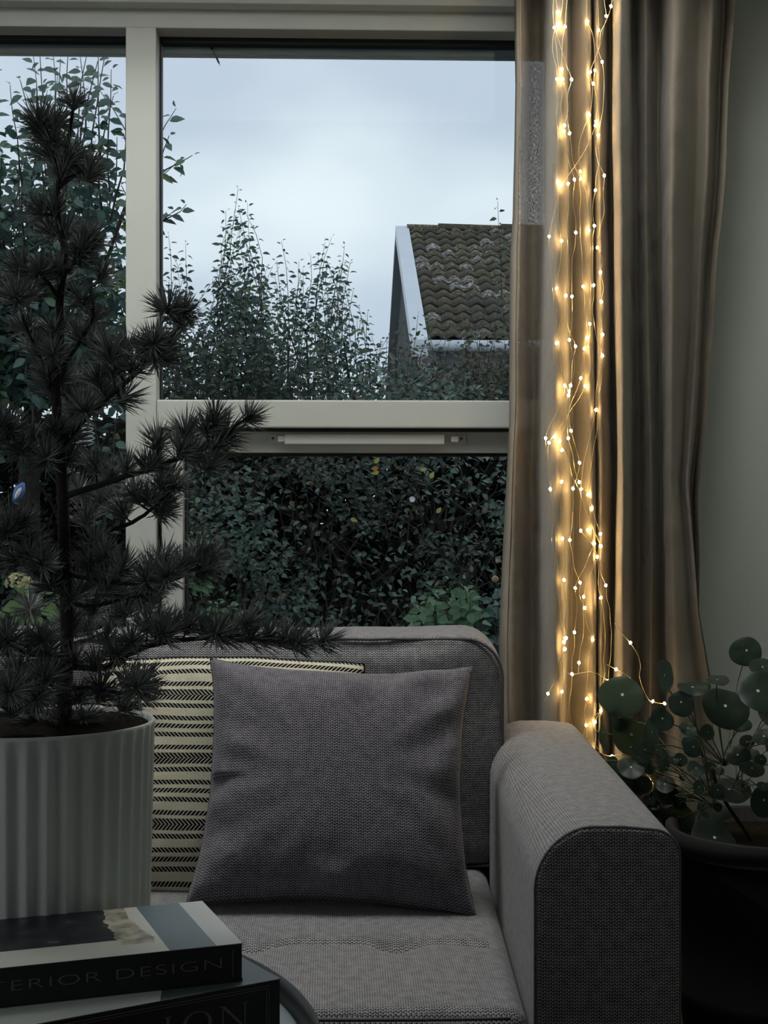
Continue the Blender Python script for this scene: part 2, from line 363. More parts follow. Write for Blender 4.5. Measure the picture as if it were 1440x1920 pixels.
# ------------------------------------------------------------------ curtain
COLS = [(965, 946, 942, .02), (973, 958, 955, .05), (982, 972, 972, .05), (992, 985, 985, .005), (1012, 1000, 1000, .0), (1024, 1011, 1012, .04),
        (1034, 1028, 1030, .10), (1046, 1046, 1044, .115), (1060, 1063, 1056, .10), (1068, 1073, 1063, .05), (1077, 1084, 1080, .065), (1092, 1100, 1103, .085),
        (1107, 1115, 1117, .075), (1111.5, 1118, 1120, .0), (1116, 1122, 1123, .07), (1126, 1132, 1131, .08), (1136, 1143, 1139, .05), (1143, 1151, 1146, -.015), (1150, 1157, 1150, -.01),
        (1149, 1157, 1150, .06), (1154, 1162, 1156, .10), (1167, 1172, 1168, .112), (1179, 1183, 1179, .07), (1187, 1193, 1188, -.005), (1196, 1206, 1200, .0),
        (1203, 1212, 1208, .045), (1213, 1222, 1220, .06), (1223, 1231, 1235, .02), (1236, 1239, 1245, -.01), (1246, 1245, 1253, .05), (1258, 1254, 1266, .085), (1280, 1268, 1290, .075),
        (1306, 1280, 1312, .045), (1328, 1289, 1330, .06), (1337, 1292, 1326, .03), (1344, 1296, 1318, .01), (1352, 1302, 1315, .02), (1364, 1311, 1322, .03)]
YC = 3.69; DSC = 1.95
LEFT = [(-60, 966), (0, 965), (150, 967), (400, 962), (480, 957), (800, 955), (1000, 945), (1200, 936), (1400, 940), (1900, 935)]
RIGHT = [(-60, 1378), (0, 1377), (60, 1373), (150, 1366), (330, 1360), (480, 1345), (600, 1338), (780, 1325), (930, 1309), (1050, 1312), (1150, 1310), (1280, 1332), (1900, 1345)]
def interp(tab, y): return float(np.interp(y, [a for a, _ in tab], [c for _, c in tab]))
def curtain_row(py):
    row = []
    t = (py - 300) / 600.0
    for i, (a, c, e, d) in enumerate(COLS):
        if py <= 900:
            tt = max(-0.5, t); x = a + (c - a) * (tt if tt > 0 else tt * 0.25)
        else: x = c + (e - c) * min(1.3, (py - 900) / 450.0)
        row.append([x, d])
    l0, r0 = interp(LEFT, py), interp(RIGHT, py)
    dl, dr = l0 - row[0][0], r0 - row[-1][0]
    n = len(row)
    for i in range(n):
        s = i / (n - 1)
        row[i][0] += dl * max(0, 1 - s * 9) + dr * max(0, 1 - (1 - s) * 5)
        row[i][1] += 0.006 * noise.noise((i * 0.7, py * 0.004, 0)) + (0.02 * noise.noise((i * 0.35, py * 0.0018, 5.0)))
        row[i][0] += 2.4 * noise.noise((i * 0.5, py * 0.006, 9)) * (1 if 0 < i < n - 1 else 0.3)
    return row
vs = []; uvs = []; NS = 6; rows = 110
zt, zb = ZC - 0.03, 0.015
for j in range(rows + 1):
    z = zt + (zb - zt) * j / rows
    py = 960 - (z - H) * F / 3.6
    row = curtain_row(py); pts = [Vector((a, d * 100, 0)) for a, d in row]; cc = catmull(pts, NS)
    s = 0; prev = None
    for q in cc:
        Y = YC - DSC * q.y / 100; w = P(q.x, py, Y); w.z = z
        if prev is not None: s += math.hypot(w.x - prev.x, w.y - prev.y)
        prev = w; vs.append(w); uvs.append((s, z))
W = (len(COLS) - 1) * NS + 1
fs = [(j * W + i, j * W + i + 1, (j + 1) * W + i + 1, (j + 1) * W + i) for j in range(rows) for i in range(W - 1)]
cur = thing('curtain', 'beige linen curtain hanging in deep folds at the right side of the window', 'curtain', P(1150, 1860, YC - .04).xy.to_3d() + Vector((0, 0, zb)))
obj('curtain_cloth', vs, fs, M['curtain'], cur, smooth=True, uv=uvs)
def hem(i0, i1, off):
    v = []; f = []
    for j in range(rows + 1):
        for i in (i0, i1):
            p = vs[j * W + i]; v.append(p + Vector((0, -off + (0.0008 * math.sin(j * 0.9)), 0)))
    for j in range(rows): f.append((2 * j, 2 * j + 1, 2 * j + 3, 2 * j + 2))
    o = obj('side_hem', v, f, M['hem'], cur, smooth=True)
    mod = o.modifiers.new('thick', 'SOLIDIFY'); mod.thickness = 0.0015
hem(W - 1 - NS - 2, W - 1, 0.004)
hem(0, NS, 0.004)
for k in range(14):
    i = int((k + 0.5) / 14 * (W - 1)); p = vs[i]
    c = Vector((p.x, p.y, zt)); ring = [c + Vector((0, 0.009 * math.sin(a), 0.008 + 0.009 * math.cos(a))) for a in np.linspace(0, 2 * PI, 11)[:-1]]
    tube('curtain_hook', ring, 0.0012, M['dark_metal'], cur, 5, True)
rail = box('curtain_rail', LX, XR - 0.05, YC - 0.055, YC - 0.025, zt + 0.018, ZC, M['paint'], None, bev=0.002)
tag(rail, 'white curtain rail under the ceiling above the beige curtain', 'rail')

# ------------------------------------------------------------------ string lights on the curtain
B1 = [(257,68),(264,132),(238,155),(298,150),(424,120),(557,35),(530,90),(487,170),(507,348),(467,395),(441,405),(281,390),(254,445),(285,445),(335,447),(457,470),(435,645),(473,683),(469,705),(485,760),(295,705),(293,738),(324,750),(384,965),(387,1005),(351,1010),(519,987),(469,1070),(258,1020),(277,1042),(316,1033),(463,1270),(432,1297),(359,1308),(209,1330),(279,1355),(480,1392),(497,1532),(459,1605),(400,1612),(251,1622),(303,1663),(337,1668),(502,1697),(437,1822),(423,1900),(510,1883),(323,1912)]
B2 = [(251,10),(357,28),(407,40),(509,80),(387,207),(297,250),(330,248),(321,280),(318,303),(411,252),(473,385),(332,503),(189,545),(208,570),(240,537),(316,545),(269,562),(281,612),(380,683),(279,790),(378,792),(343,828),(388,832),(427,862),(215,832),(450,940),(387,1065),(426,1062),(497,1083),(284,1110),(325,1118),(463,1137),(500,1152),(480,1213),(293,1342),(383,1357),(356,1388),(528,1373),(403,1437),(500,1442),(410,1500),(351,1637),(305,1668),(292,1692),(298,1732),(454,1678),(377,1808),(338,1872),(541,1912)]
B3 = [(202,62),(281,50),(421,90),(500,158),(417,240),(468,222),(352,323),(460,380)]
BEADS = [(960 + a / 3, c / 3) for a, c in B1] + [(960 + a / 3, 640 + c / 3) for a, c in B2] + [(960 + a / 3, 1280 + c / 3) for a, c in B3]
def light_depth(px, py):
    # just in front of the folds
    row = curtain_row(py); xs = [r_[0] for r_ in row]; ds = [r_[1] for r_ in row]
    near = max(d for x_, d in zip(xs, ds) if abs(x_ - px) < 26)
    return YC - DSC * near - 0.012
sl = thing('string_lights', 'warm white wire string lights hanging down the front of the beige curtain', 'lights', P(1100, 1400, 3.5))
heads = [[(1043, -70)], [(1050, -70)], [(1062, -70)], [(1101, -70)], [(1118, -70)], [(1140, -70)], [(1150, -70)], [(1056, -70)]]
for (bx, by) in sorted(BEADS, key=lambda q: q[1]):
    best = None
    for s_ in heads:
        lx, ly = s_[-1]; dy = by - ly
        cost = abs(bx - lx) + (80 if dy < 24 else 0) + max(0, dy - 260) * -0.05 + (0 if len(s_) > 1 else -6) + (40 if dy < 45 else 0)
        if best is None or cost < best[0]: best = (cost, s_)
    best[1].append((bx, by))
ico = bmesh.new(); bmesh.ops.create_icosphere(ico, subdivisions=2, radius=1.0)
for v in ico.verts: v.co = Vector((v.co.x * 0.0031, v.co.y * 0.0031, v.co.z * 0.0039))
bulb_me = bpy.data.meshes.new('bulb'); ico.to_mesh(bulb_me); ico.free(); bulb_me.materials.append(M['bulb'])
bulb_me.polygons.foreach_set('use_smooth', [True] * len(bulb_me.polygons))
def add_bulb(w, par):
    o = bpy.data.objects.new('bulb', bulb_me); COL.objects.link(o); o.parent = par; o.location = w - wloc(par)
    o.rotation_euler = (random.uniform(-.6, .6), random.uniform(-.6, .6), 0)
rw = random.Random(3)
for s_ in heads:
    pts3 = []
    for a, c in zip(s_[:-1], s_[1:]):
        L = math.hypot(c[0] - a[0], c[1] - a[1]); nseg = max(2, int(L / 22)); sway = rw.uniform(-9, 9)
        for k in range(nseg):
            t = k / nseg
            jx = rw.uniform(-2.2, 2.2) + sway * math.sin(PI * t); px_, py_ = a[0] + (c[0] - a[0]) * t, a[1] + (c[1] - a[1]) * t
            if k == 0: jx = 0
            pts3.append(P(px_ + jx, py_, light_depth(min(max(px_, 990), 1300), py_)))
    pts3.append(P(s_[-1][0], s_[-1][1], light_depth(s_[-1][0], s_[-1][1])))
    tail = s_[-1]; pts3.append(P(tail[0] + rw.uniform(-12, 12), tail[1] + 22, light_depth(tail[0], tail[1] + 22)))
    tube('wire', catmull(pts3, 3), 0.00075, M['wire'], sl, 4)
    for q in s_[1:]: add_bulb(P(q[0], q[1], light_depth(*q) - 0.001), sl)
# the loose ends that stray over the sofa arm into the plant
for pts, beads in [([(1153, 1168), (1166, 1188), (1182, 1206), (1196, 1228), (1201, 1250), (1199, 1268), (1205, 1290), (1215, 1310), (1223, 1316), (1246, 1320)], [(1182, 1205), (1224, 1315), (1246, 1319)]),
                   ([(1065, 1262), (1073, 1265), (1100, 1260), (1120, 1263), (1140, 1277), (1155, 1292), (1150, 1310), (1127, 1333), (1110, 1345), (1099, 1360), (1092, 1385), (1084, 1410)], [(1140, 1277)]),
                   ([(1138, 1246), (1155, 1255), (1175, 1266), (1192, 1280)], [(1155, 1255)]),
                   ([(1113, 1392), (1128, 1412), (1147, 1418), (1163, 1415), (1180, 1430), (1205, 1445), (1225, 1470), (1216, 1495)], [(1147, 1418), (1216, 1472)])]:
    ws = [Cx(a, c, 3.42 if c < 1270 else 3.475) for a, c in pts]
    tube('wire', catmull(ws, 3), 0.00075, M['wire'], sl, 4)
    for q in beads: add_bulb(Cx(q[0], q[1], 3.415 if q[1] < 1270 else 3.47), sl)

# ------------------------------------------------------------------ sofa (built in its own frame, square to the camera)
def rrect(x0, x1, z0, z1, r, seg=8):
    """rounded rectangle, r = (bl, br, tr, tl)"""
    out = []
    for (cx, cz, rr, a0) in ((x1 - r[1], z0 + r[1], r[1], -90), (x1 - r[2], z1 - r[2], r[2], 0), (x0 + r[3], z1 - r[3], r[3], 90), (x0 + r[0], z0 + r[0], r[0], 180)):
        for k in range(seg + 1):
            a = math.radians(a0 + 90 * k / seg); out.append((cx + rr * math.cos(a), cz + rr * math.sin(a)))
    # subdivide the straights
    res = []
    for i in range(len(out)):
        a, c = out[i], out[(i + 1) % len(out)]; L = math.hypot(c[0] - a[0], c[1] - a[1]); n_ = max(1, int(L / 0.04))
        for k in range(n_): res.append((a[0] + (c[0] - a[0]) * k / n_, a[1] + (c[1] - a[1]) * k / n_))
    return res
def slab_vf(prof, y0, y1, er, bulge0=0.0, bulge1=0.0, nd=14, wob=0.0):
    cx = (min(p[0] for p in prof) + max(p[0] for p in prof)) / 2; cz = (min(p[1] for p in prof) + max(p[1] for p in prof)) / 2
    hx = max(p[0] for p in prof) - cx; hz = max(p[1] for p in prof) - cz
    rings = []
    caps = [0.02, 0.15, 0.3, 0.45, 0.6, 0.75, 0.88]
    def shrink(p, e): return (cx + (p[0] - cx) * (1 - e / hx), cz + (p[1] - cz) * (1 - e / hz))
    for s_ in caps: rings.append(([(cx + (p[0] - cx) * s_, cz + (p[1] - cz) * s_) for p in prof], y0 - bulge0 * (1 - s_ ** 2.2)))
    for k in range(6):
        a = PI / 2 * k / 5; rings.append(([shrink(p, er * (1 - math.sin(a))) for p in prof], y0 + er * (1 - math.cos(a))))
    for k in range(1, nd): rings.append((prof, y0 + er + (y1 - y0 - 2 * er) * k / nd))
    for k in range(5, -1, -1):
        a = PI / 2 * k / 5; rings.append(([shrink(p, er * (1 - math.sin(a))) for p in prof], y1 - er * (1 - math.cos(a))))
    for s_ in caps[::-1]: rings.append(([(cx + (p[0] - cx) * s_, cz + (p[1] - cz) * s_) for p in prof], y1 + bulge1 * (1 - s_ ** 2.2)))
    v = []; f = []; n_ = len(prof)
    for pr, y in rings:
        for (x, z) in pr:
            q = (x, y, z)
            if wob:
                d = wob * noise.noise((x * 6, y * 6, z * 6)); q = (x + (1 if x > cx else -1) * d * 0.5, y - d, z + (1 if z > cz else 0) * d * 0.8)
            v.append(q)
    for i in range(len(rings) - 1):
        for k in range(n_):
            k2 = (k + 1) % n_; f.append((i * n_ + k, i * n_ + k2, (i + 1) * n_ + k2, (i + 1) * n_ + k))
    f.append(tuple(range(n_))[::-1]); f.append(tuple((len(rings) - 1) * n_ + k for k in range(n_)))
    return v, f
def kobj(name, v, f, mat, parent, smooth=True, uv='box'):
    """v given in the sofa frame: UVs are laid before turning it into place"""
    vv = [K(*p) for p in v]; o = obj(name, vv, f, mat, parent, smooth)
    if uv == 'box': box_uv(o.data)
    return o
sofa = thing('sofa', 'grey woven two-cushion sofa with a rounded arm standing under the window', 'sofa', K(-0.65, 2.8, 0))
ax0, ax1, az = 0.229, 0.452, 0.692
AY0, AY1 = 2.27, 3.44
for (x0, x1, rr) in ((ax0, ax1, (0.01, 0.01, 0.035, 0.085)), (-1.95, -1.727, (0.01, 0.01, 0.085, 0.035))):
    prof = rrect(x0, x1, 0.09, az, rr, 10)
    v, f = slab_vf(prof, AY0, AY1, 0.010, 0.006, 0.004, 20)
    v = [(x, y, z + 0.010 * math.sin(PI * min(1, max(0, (x - x0) / (x1 - x0)))) * (1 if z > 0.6 else 0)) for x, y, z in v]
    arm = kobj('arm', v, f, M['sofa'], sofa)
    pr2 = rrect(x0 + 0.002, x1 - 0.002, 0.092, az - 0.002, rr, 10)
    pts = [K(x, AY0 + 0.006, z + 0.010 * math.sin(PI * (x - x0) / (x1 - x0)) * (1 if z > 0.6 else 0)) for x, z in pr2]
    tube('piping', pts, 0.0032, M['piping'], arm, 6, True)
v, f = box_vf(-1.727, ax0, 2.36, 3.44, 0.09, 0.262)
v, f = slab_vf(rrect(-1.727, ax0, 0.09, 0.262, (0.01,) * 4, 3), 2.36, 3.44, 0.01)
kobj('seat_base', v, f, M['sofa'], sofa)
v, f = slab_vf(rrect(-1.727, ax0, 0.262, 0.80, (0.01, 0.01, 0.04, 0.04), 4), 3.40, 3.50, 0.02)
kobj('back_frame', v, f, M['sofa'], sofa)
for lx in (-1.85, 0.34):
    for ly in (2.36, 3.34):
        v, f = lathe_vf([(0.016, 0), (0.018, 0.01), (0.024, 0.09)], 14, K(lx, ly, 0)); obj('leg', v, f, M['dark_metal'], sofa, True)
def cushion_vf(x0, x1, y0, y1, z0, z1, r, nx, ny, nz, fn=None):
    hx, hy, hz = (x1 - x0) / 2, (y1 - y0) / 2, (z1 - z0) / 2; c = Vector(((x0 + x1) / 2, (y0 + y1) / 2, (z0 + z1) / 2))
    bm = bmesh.new(); idx = {}
    def lin(h, n_):
        e = [0, .25, .5, .75]; a = [-h + r * t for t in e] + [-h + r + (2 * h - 2 * r) * k / n_ for k in range(n_ + 1)] + [h - r * t for t in e[::-1]]
        return a
    X, Y, Z = lin(hx, nx), lin(hy, ny), lin(hz, nz)
    def vert(i, j, k):
        key = (i, j, k)
        if key not in idx:
            q = Vector((X[i], Y[j], Z[k])); inn = Vector((min(max(q.x, -hx + r), hx - r), min(max(q.y, -hy + r), hy - r), min(max(q.z, -hz + r), hz - r)))
            d = q - inn; nrm = d.normalized() if d.length > 1e-9 else Vector((0, 0, 0))
            p = inn + nrm * r + c if d.length > 1e-9 else q + c
            if fn: p = fn(p, nrm, (q.x / hx, q.y / hy, q.z / hz))
            idx[key] = bm.verts.new(p)
        return idx[key]
    a, b_, c_ = len(X) - 1, len(Y) - 1, len(Z) - 1
    for i in range(a):
        for j in range(b_):
            bm.faces.new((vert(i, j, c_), vert(i + 1, j, c_), vert(i + 1, j + 1, c_), vert(i, j + 1, c_)))
            bm.faces.new((vert(i, j, 0), vert(i, j + 1, 0), vert(i + 1, j + 1, 0), vert(i + 1, j, 0)))
    for i in range(a):
        for k in range(c_):
            bm.faces.new((vert(i, 0, k), vert(i + 1, 0, k), vert(i + 1, 0, k + 1), vert(i, 0, k + 1)))
            bm.faces.new((vert(i, b_, k), vert(i, b_, k + 1), vert(i + 1, b_, k + 1), vert(i + 1, b_, k)))
    for j in range(b_):
        for k in range(c_):
            bm.faces.new((vert(0, j, k), vert(0, j, k + 1), vert(0, j + 1, k + 1), vert(0, j + 1, k)))
            bm.faces.new((vert(a, j, k), vert(a, j + 1, k), vert(a, j + 1, k + 1), vert(a, j, k + 1)))
    bm.verts.index_update(); v = [tuple(q.co) for q in bm.verts]; f = [tuple(q.index for q in g.verts) for g in bm.faces]; bm.free(); return v, f
SPLIT = -0.70
for (x0, x1) in ((SPLIT + 0.004, ax0 - 0.003), (-1.724, SPLIT - 0.004)):
    w_ = x1 - x0
    def fn(p, nrm, q):
        if nrm.z > 0.3:
            crown = 0.016 * (1 - q[0] ** 4) * (1 - abs(q[1]) ** 4)
            g = 2.665 + 0.006 * math.sin(p.x * 9)
            groove = 0.015 * math.exp(-((p.y - g) / 0.016) ** 2) * (1 if abs(q[0]) < 0.93 else 0)
            g2 = 0.0
            for fx in (0.22, 0.5, 0.78):
                bx = x0 + w_ * fx; g2 += 0.026 * math.exp(-(((p.x - bx) / 0.035) ** 2 + ((p.y - g) / 0.05) ** 2))
            p = p + Vector((0, 0, crown - groove - g2 + 0.004 * noise.noise((p.x * 5, p.y * 5, 0))))
        elif nrm.y < -0.3: p = p + Vector((0, -0.010 * (1 - q[0] ** 4), 0))
        return p
    v, f = cushion_vf(x0, x1, 2.315, 3.30, 0.262, 0.402, 0.032, 90, 80, 4, fn)
    sc_ = kobj('seat_cushion', v, f, M['sofa'], sofa)
    for (zz, yy) in ((0.396, 2.312), (0.268, 2.325)):
        tube('piping', [K(x0 + 0.03 + (w_ - 0.06) * k / 24, yy - 0.008 * (1 - ((k / 12 - 1) ** 4)), zz) for k in range(25)], 0.003, M['piping'], sc_, 6)
    # back cushion with a piped front edge
    bx0, bx1 = (x0 + 0.002, 0.262) if x1 > 0 else (x0, x1)
    prof = rrect(bx0, bx1, 0.41, 0.912, (0.05, 0.03, 0.085, 0.05), 10)
    v, f = slab_vf(prof, 3.235, 3.52, 0.028, 0.02, 0.01, 8, 0.008)
    bc = kobj('back_cushion', v, f, M['sofa'], sofa)
    pts = []
    for (x, z) in rrect(bx0 + 0.005, bx1 - 0.005, 0.415, 0.907, (0.05, 0.03, 0.082, 0.05), 10):
        pts.append(K(x, 3.2405, z - 0.003 + 0.0018 * noise.noise((x * 20, z * 20, 0))))
    tube('piping', pts, 0.0035, M['piping'], bc, 6, True)

# ------------------------------------------------------------------ pillows
def pillow_mesh(name, corners, thick, mat, n_=64, pinch=0.055, wr=0.004, seed=0, parent=None, back=0.6):
    BL, BR, TR, TL = [Vector(c) for c in corners]; nrm = (BR - BL).cross(TL - BL).normalized()
    su, sv = (BR - BL).length, (TL - BL).length
    vs = []; uv = []; idx = {}
    for side in (1, -1):
        for j in range(n_ + 1):
            for i in range(n_ + 1):
                u, v = i / n_, j / n_; a, b_ = 2 * u - 1, 2 * v - 1
                edge = i in (0, n_) or j in (0, n_)
                if side == -1 and edge: idx[(side, i, j)] = idx[(1, i, j)]; continue
                # the sides draw in between the corners
                uu = 0.5 + a * 0.5 * (1 - pinch * (1 - b_ * b_) ** 1.0 * abs(a) ** 3); vv = 0.5 + b_ * 0.5 * (1 - pinch * (1 - a * a) * abs(b_) ** 3)
                p = BL.lerp(BR, uu).lerp(TL.lerp(TR, uu), vv)
                hgt = thick * ((1 - abs(a) ** 2.6) * (1 - abs(b_) ** 2.6)) ** 0.42
                r_ = math.hypot(a, b_); e = max(abs(a), abs(b_))
                # creases that run in from the seams towards the middle
                ang = math.atan2(b_, a)
                cr = wr * (e ** 3) * (noise.noise((ang * 4.0 + seed, e * 1.5, seed)) * 2.2 + noise.noise((a * 4 + seed, b_ * 4, 3)) * 0.9) * (1 - e ** 12)
                hgt = hgt + cr * side
                if side == -1: hgt *= back
                if not edge: p = p + nrm * (side * hgt)
                if edge: p = p + nrm * (0.004 * noise.noise((a * 3 + seed, b_ * 3, 1)))
                p = p + Vector((0.004 * noise.noise((a * 2.3, b_ * 2.3, seed + 2)), 0, 0.004 * noise.noise((a * 2.3, b_ * 2.3, seed + 7))))
                idx[(side, i, j)] = len(vs); vs.append(p); uv.append((u * su, v * sv))
    fs = []
    for side in (1, -1):
        for j in range(n_):
            for i in range(n_):
                q = (idx[(side, i, j)], idx[(side, i + 1, j)], idx[(side, i + 1, j + 1)], idx[(side, i, j + 1)])
                fs.append(q if side == 1 else q[::-1])
    o = obj(name, vs, fs, mat, parent, smooth=True, uv=uv)
    ring = [vs[idx[(1, i, 0)]] for i in range(n_)] + [vs[idx[(1, n_, j)]] for j in range(n_)] + [vs[idx[(1, n_ - i, n_)]] for i in range(n_)] + [vs[idx[(1, 0, n_ - j)]] for j in range(n_)]
    return o, ring
gp, ring = pillow_mesh('cushion', [Cx(345, 1703, 2.86), Cx(893, 1724, 2.86), Cx(886, 1250, 3.06), Cx(394, 1234, 3.06)], 0.098, M['pillow'], 80, 0.105, 0.018, 1)
tag(gp, 'plain dark grey square cushion leaning in front of the striped one', 'cushion')
tube('seam', [p for p in ring], 0.0016, M['piping'], gp, 4, True)

# striped material: bands across, twill ticks inside the dark bands
m, n, l, b = new_mat('striped_weave'); M['stripe'] = m
uv = N(n, 'ShaderNodeUVMap'); sp = N(n, 'ShaderNodeSeparateXYZ'); l.new(uv.outputs[0], sp.inputs[0])
v01 = math_n(n, l, 'FRACT', math_n(n, l, 'DIVIDE', sp.outputs[1], 0.131))
K0, K1 = (0, 0, 0), (1, 1, 1)
br = ramp(n, [(0, K1), (.085, K0), (.135, K1), (.205, K0), (.335, K1), (.405, K0), (.47, K1), (.54, K0), (.60, K1), (.67, K0), (.795, K1), (.865, K0), (.915, K1)], 'CONSTANT'); l.new(v01, br.inputs[0])
dr_ = ramp(n, [(0, K1), (.105, K0), (.27, K1), (.44, K0), (.56, K1), (.73, K1), (.895, K0)], 'CONSTANT'); l.new(v01, dr_.inputs[0])
sgn = math_n(n, l, 'SUBTRACT', math_n(n, l, 'MULTIPLY', dr_.outputs[0], 2.0), 1.0)
ph = math_n(n, l, 'ADD', math_n(n, l, 'MULTIPLY', sp.outputs[0], 2 * PI / 0.0078), math_n(n, l, 'MULTIPLY', math_n(n, l, 'MULTIPLY', sp.outputs[1], sgn), 2 * PI / 0.0085))
tick = math_n(n, l, 'GREATER_THAN', math_n(n, l, 'SINE', ph), -0.62)
blk = math_n(n, l, 'MULTIPLY', tick, br.outputs[0])
nz = N(n, 'ShaderNodeTexNoise', Scale=420.0, Detail=3.0); l.new(uv.outputs[0], nz.inputs['Vector'])
fine = math_n(n, l, 'SINE', math_n(n, l, 'ADD', math_n(n, l, 'MULTIPLY', sp.outputs[0], 2 * PI / 0.0026), math_n(n, l, 'MULTIPLY', math_n(n, l, 'PINGPONG', sp.outputs[1], 0.006), 1500.0)))
cmix = ramp(n, [(0.2, (0.42, 0.39, 0.29)), (0.8, (0.74, 0.70, 0.56))])
l.new(math_n(n, l, 'ADD', math_n(n, l, 'MULTIPLY', fine, 0.22), nz.outputs['Fac']), cmix.inputs[0])
mixc = N(n, 'ShaderNodeMix', data_type='RGBA'); l.new(blk, mixc.inputs[0]); l.new(cmix.outputs[0], mixc.inputs[6]); mixc.inputs[7].default_value = (0.010, 0.010, 0.014, 1)
l.new(mixc.outputs[2], b.inputs['Base Color']); b.inputs['Roughness'].default_value = 0.95; b.inputs['Specular IOR Level'].default_value = 0.1
bp = N(n, 'ShaderNodeBump', Strength=0.4, Distance=0.001); l.new(math_n(n, l, 'ADD', tick, fine), bp.inputs['Height']); l.new(bp.outputs[0], b.inputs['Normal'])
sp_, ring = pillow_mesh('cushion', [Cx(195, 1672, 3.03), Cx(660, 1684, 3.03), Cx(682, 1246, 3.17), Cx(190, 1238, 3.17)], 0.085, M['stripe'], 56, -0.045, 0.010, 5, back=0.35)
tag(sp_, 'cream cushion with black woven stripes behind the plain grey one', 'cushion')
tube('seam', [p for p in ring], 0.0018, M['stripe'], sp_, 4, True)

# ------------------------------------------------------------------ coffee table with a tray top
TC = K(-0.662, 1.669, 0); TR_ = 0.587; TZ = 0.558
tbl = thing('coffee_table', 'round black coffee table with a raised metal rim carrying the books', 'table', TC)
wood = plain('table_wood', (0.035, 0.033, 0.034), 0.4, 0.25, 14); band = plain('grey_enamel', (0.20, 0.25, 0.27), 0.3, 0.06, 6)
v, f = lathe_vf([(0.001, TZ - 0.022), (TR_ - 0.012, TZ - 0.022), (TR_, TZ - 0.014), (TR_ - 0.004, TZ + 0.0), (0.001, TZ)], 96, TC); obj('table_top', v, f, wood, tbl, True)
v, f = lathe_vf([(TR_ - 0.012, TZ - 0.001), (TR_ + 0.002, TZ + 0.018), (TR_ + 0.006, TZ + 0.020), (TR_ + 0.006, TZ + 0.014), (TR_ - 0.002, TZ - 0.014)], 128, TC)
f = f[:-2] + [(4 * 128 + k, 4 * 128 + (k + 1) % 128, (k + 1) % 128, k) for k in range(128)]; obj('rim', v, f, M['dark_metal'], tbl, True)
v, f = lathe_vf([(TR_ - 0.055, TZ + 0.0), (TR_ - 0.05, TZ + 0.003), (TR_ - 0.016, TZ + 0.003), (TR_ - 0.012, TZ + 0.0)], 128, TC)
f = f[:-2]; obj('grey_band', v, f, band, tbl, True)
mb = MB()
for k in range(260):
    a = 2 * PI * k / 260; c_, s_ = math.cos(a), math.sin(a)
    for (r0, r1, tw) in ((TR_ - 0.085, TR_ - 0.062, 0.010),):
        ps = [TC + Vector((r_ * math.cos(a + o_), r_ * math.sin(a + o_), TZ + 0.001)) for r_, o_ in ((r0, -tw * .3), (r0, tw * .3), (r1, tw * .9), (r1, tw * .3))]
        ps += [p + Vector((0, 0, 0.0015)) for p in ps]
        mb.add(ps, [(0, 1, 2, 3)[::-1], (4, 5, 6, 7), (0, 1, 5, 4), (1, 2, 6, 5), (2, 3, 7, 6), (3, 0, 4, 7)])
inl = mb.build('inlay_ticks', plain('bone_inlay', (0.55, 0.56, 0.54), 0.5), tbl); inl['kind'] = 'stuff'
for k in range(3):
    a = 2 * PI * k / 3 + 0.5; p0 = TC + Vector((0.42 * math.cos(a), 0.42 * math.sin(a), 0)); p1 = TC + Vector((0.30 * math.cos(a), 0.30 * math.sin(a), TZ - 0.02))
    tube('leg', [p0, p1], [0.013, 0.019], M['dark_metal'], tbl, 12)

# ------------------------------------------------------------------ books
def book(label, A, udir, wid, length, z0, z1, cover, spine_mat, edge_border=True):
    """A = front right corner on the table plane (world xy); udir = unit vector along the spine towards the left"""
    A = Vector((A.x, A.y, 0)); u = Vector((udir.x, udir.y, 0)).normalized(); w = Vector((-u.y, u.x, 0))
    if w.y < 0: w = -w
    t = thing('book', label, 'book', A + u * length / 2 + w * wid / 2 + Vector((0, 0, z0)))
    fr = lambda x, y, z: A + u * x + w * y + Vector((0, 0, z))
    page = plain('page_block', (0.55, 0.54, 0.50), 0.9, 0.06, 200); ct = 0.003
    v, f = box_vf(0, length, 0.0, wid, z1 - ct, z1, fr); o = obj('top_cover', v, f, cover, t); bevel_mesh(o.data, 0.0008)
    me = o.data; lay = me.uv_layers.new(name='UVMap') if not me.uv_layers else me.uv_layers[0]
    org = wloc(o)
    for lp in me.loops:
        p = me.vertices[lp.vertex_index].co + org - A; lay.data[lp.index].uv = (p.dot(u), p.dot(w))
    v, f = box_vf(0, length, 0.0, wid, z0, z0 + ct, fr); obj('bottom_cover', v, f, spine_mat, t)
    v, f = box_vf(0.001, length - 0.001, -0.001, 0.004, z0 + 0.0004, z1 - 0.0004, fr); o = obj('spine', v, f, spine_mat, t); bevel_mesh(o.data, 0.0008)
    v, f = box_vf(0.004, length - 0.004, 0.004, wid - 0.004, z0 + ct, z1 - ct, fr); obj('page_block', v, f, page, t)
    return t, fr, u, w
spm = plain('black_cloth_spine', (0.010, 0.010, 0.013), 0.55, 0.2, 60)
gold = plain('grey_foil', (0.17, 0.155, 0.15), 0.45, 0.05)
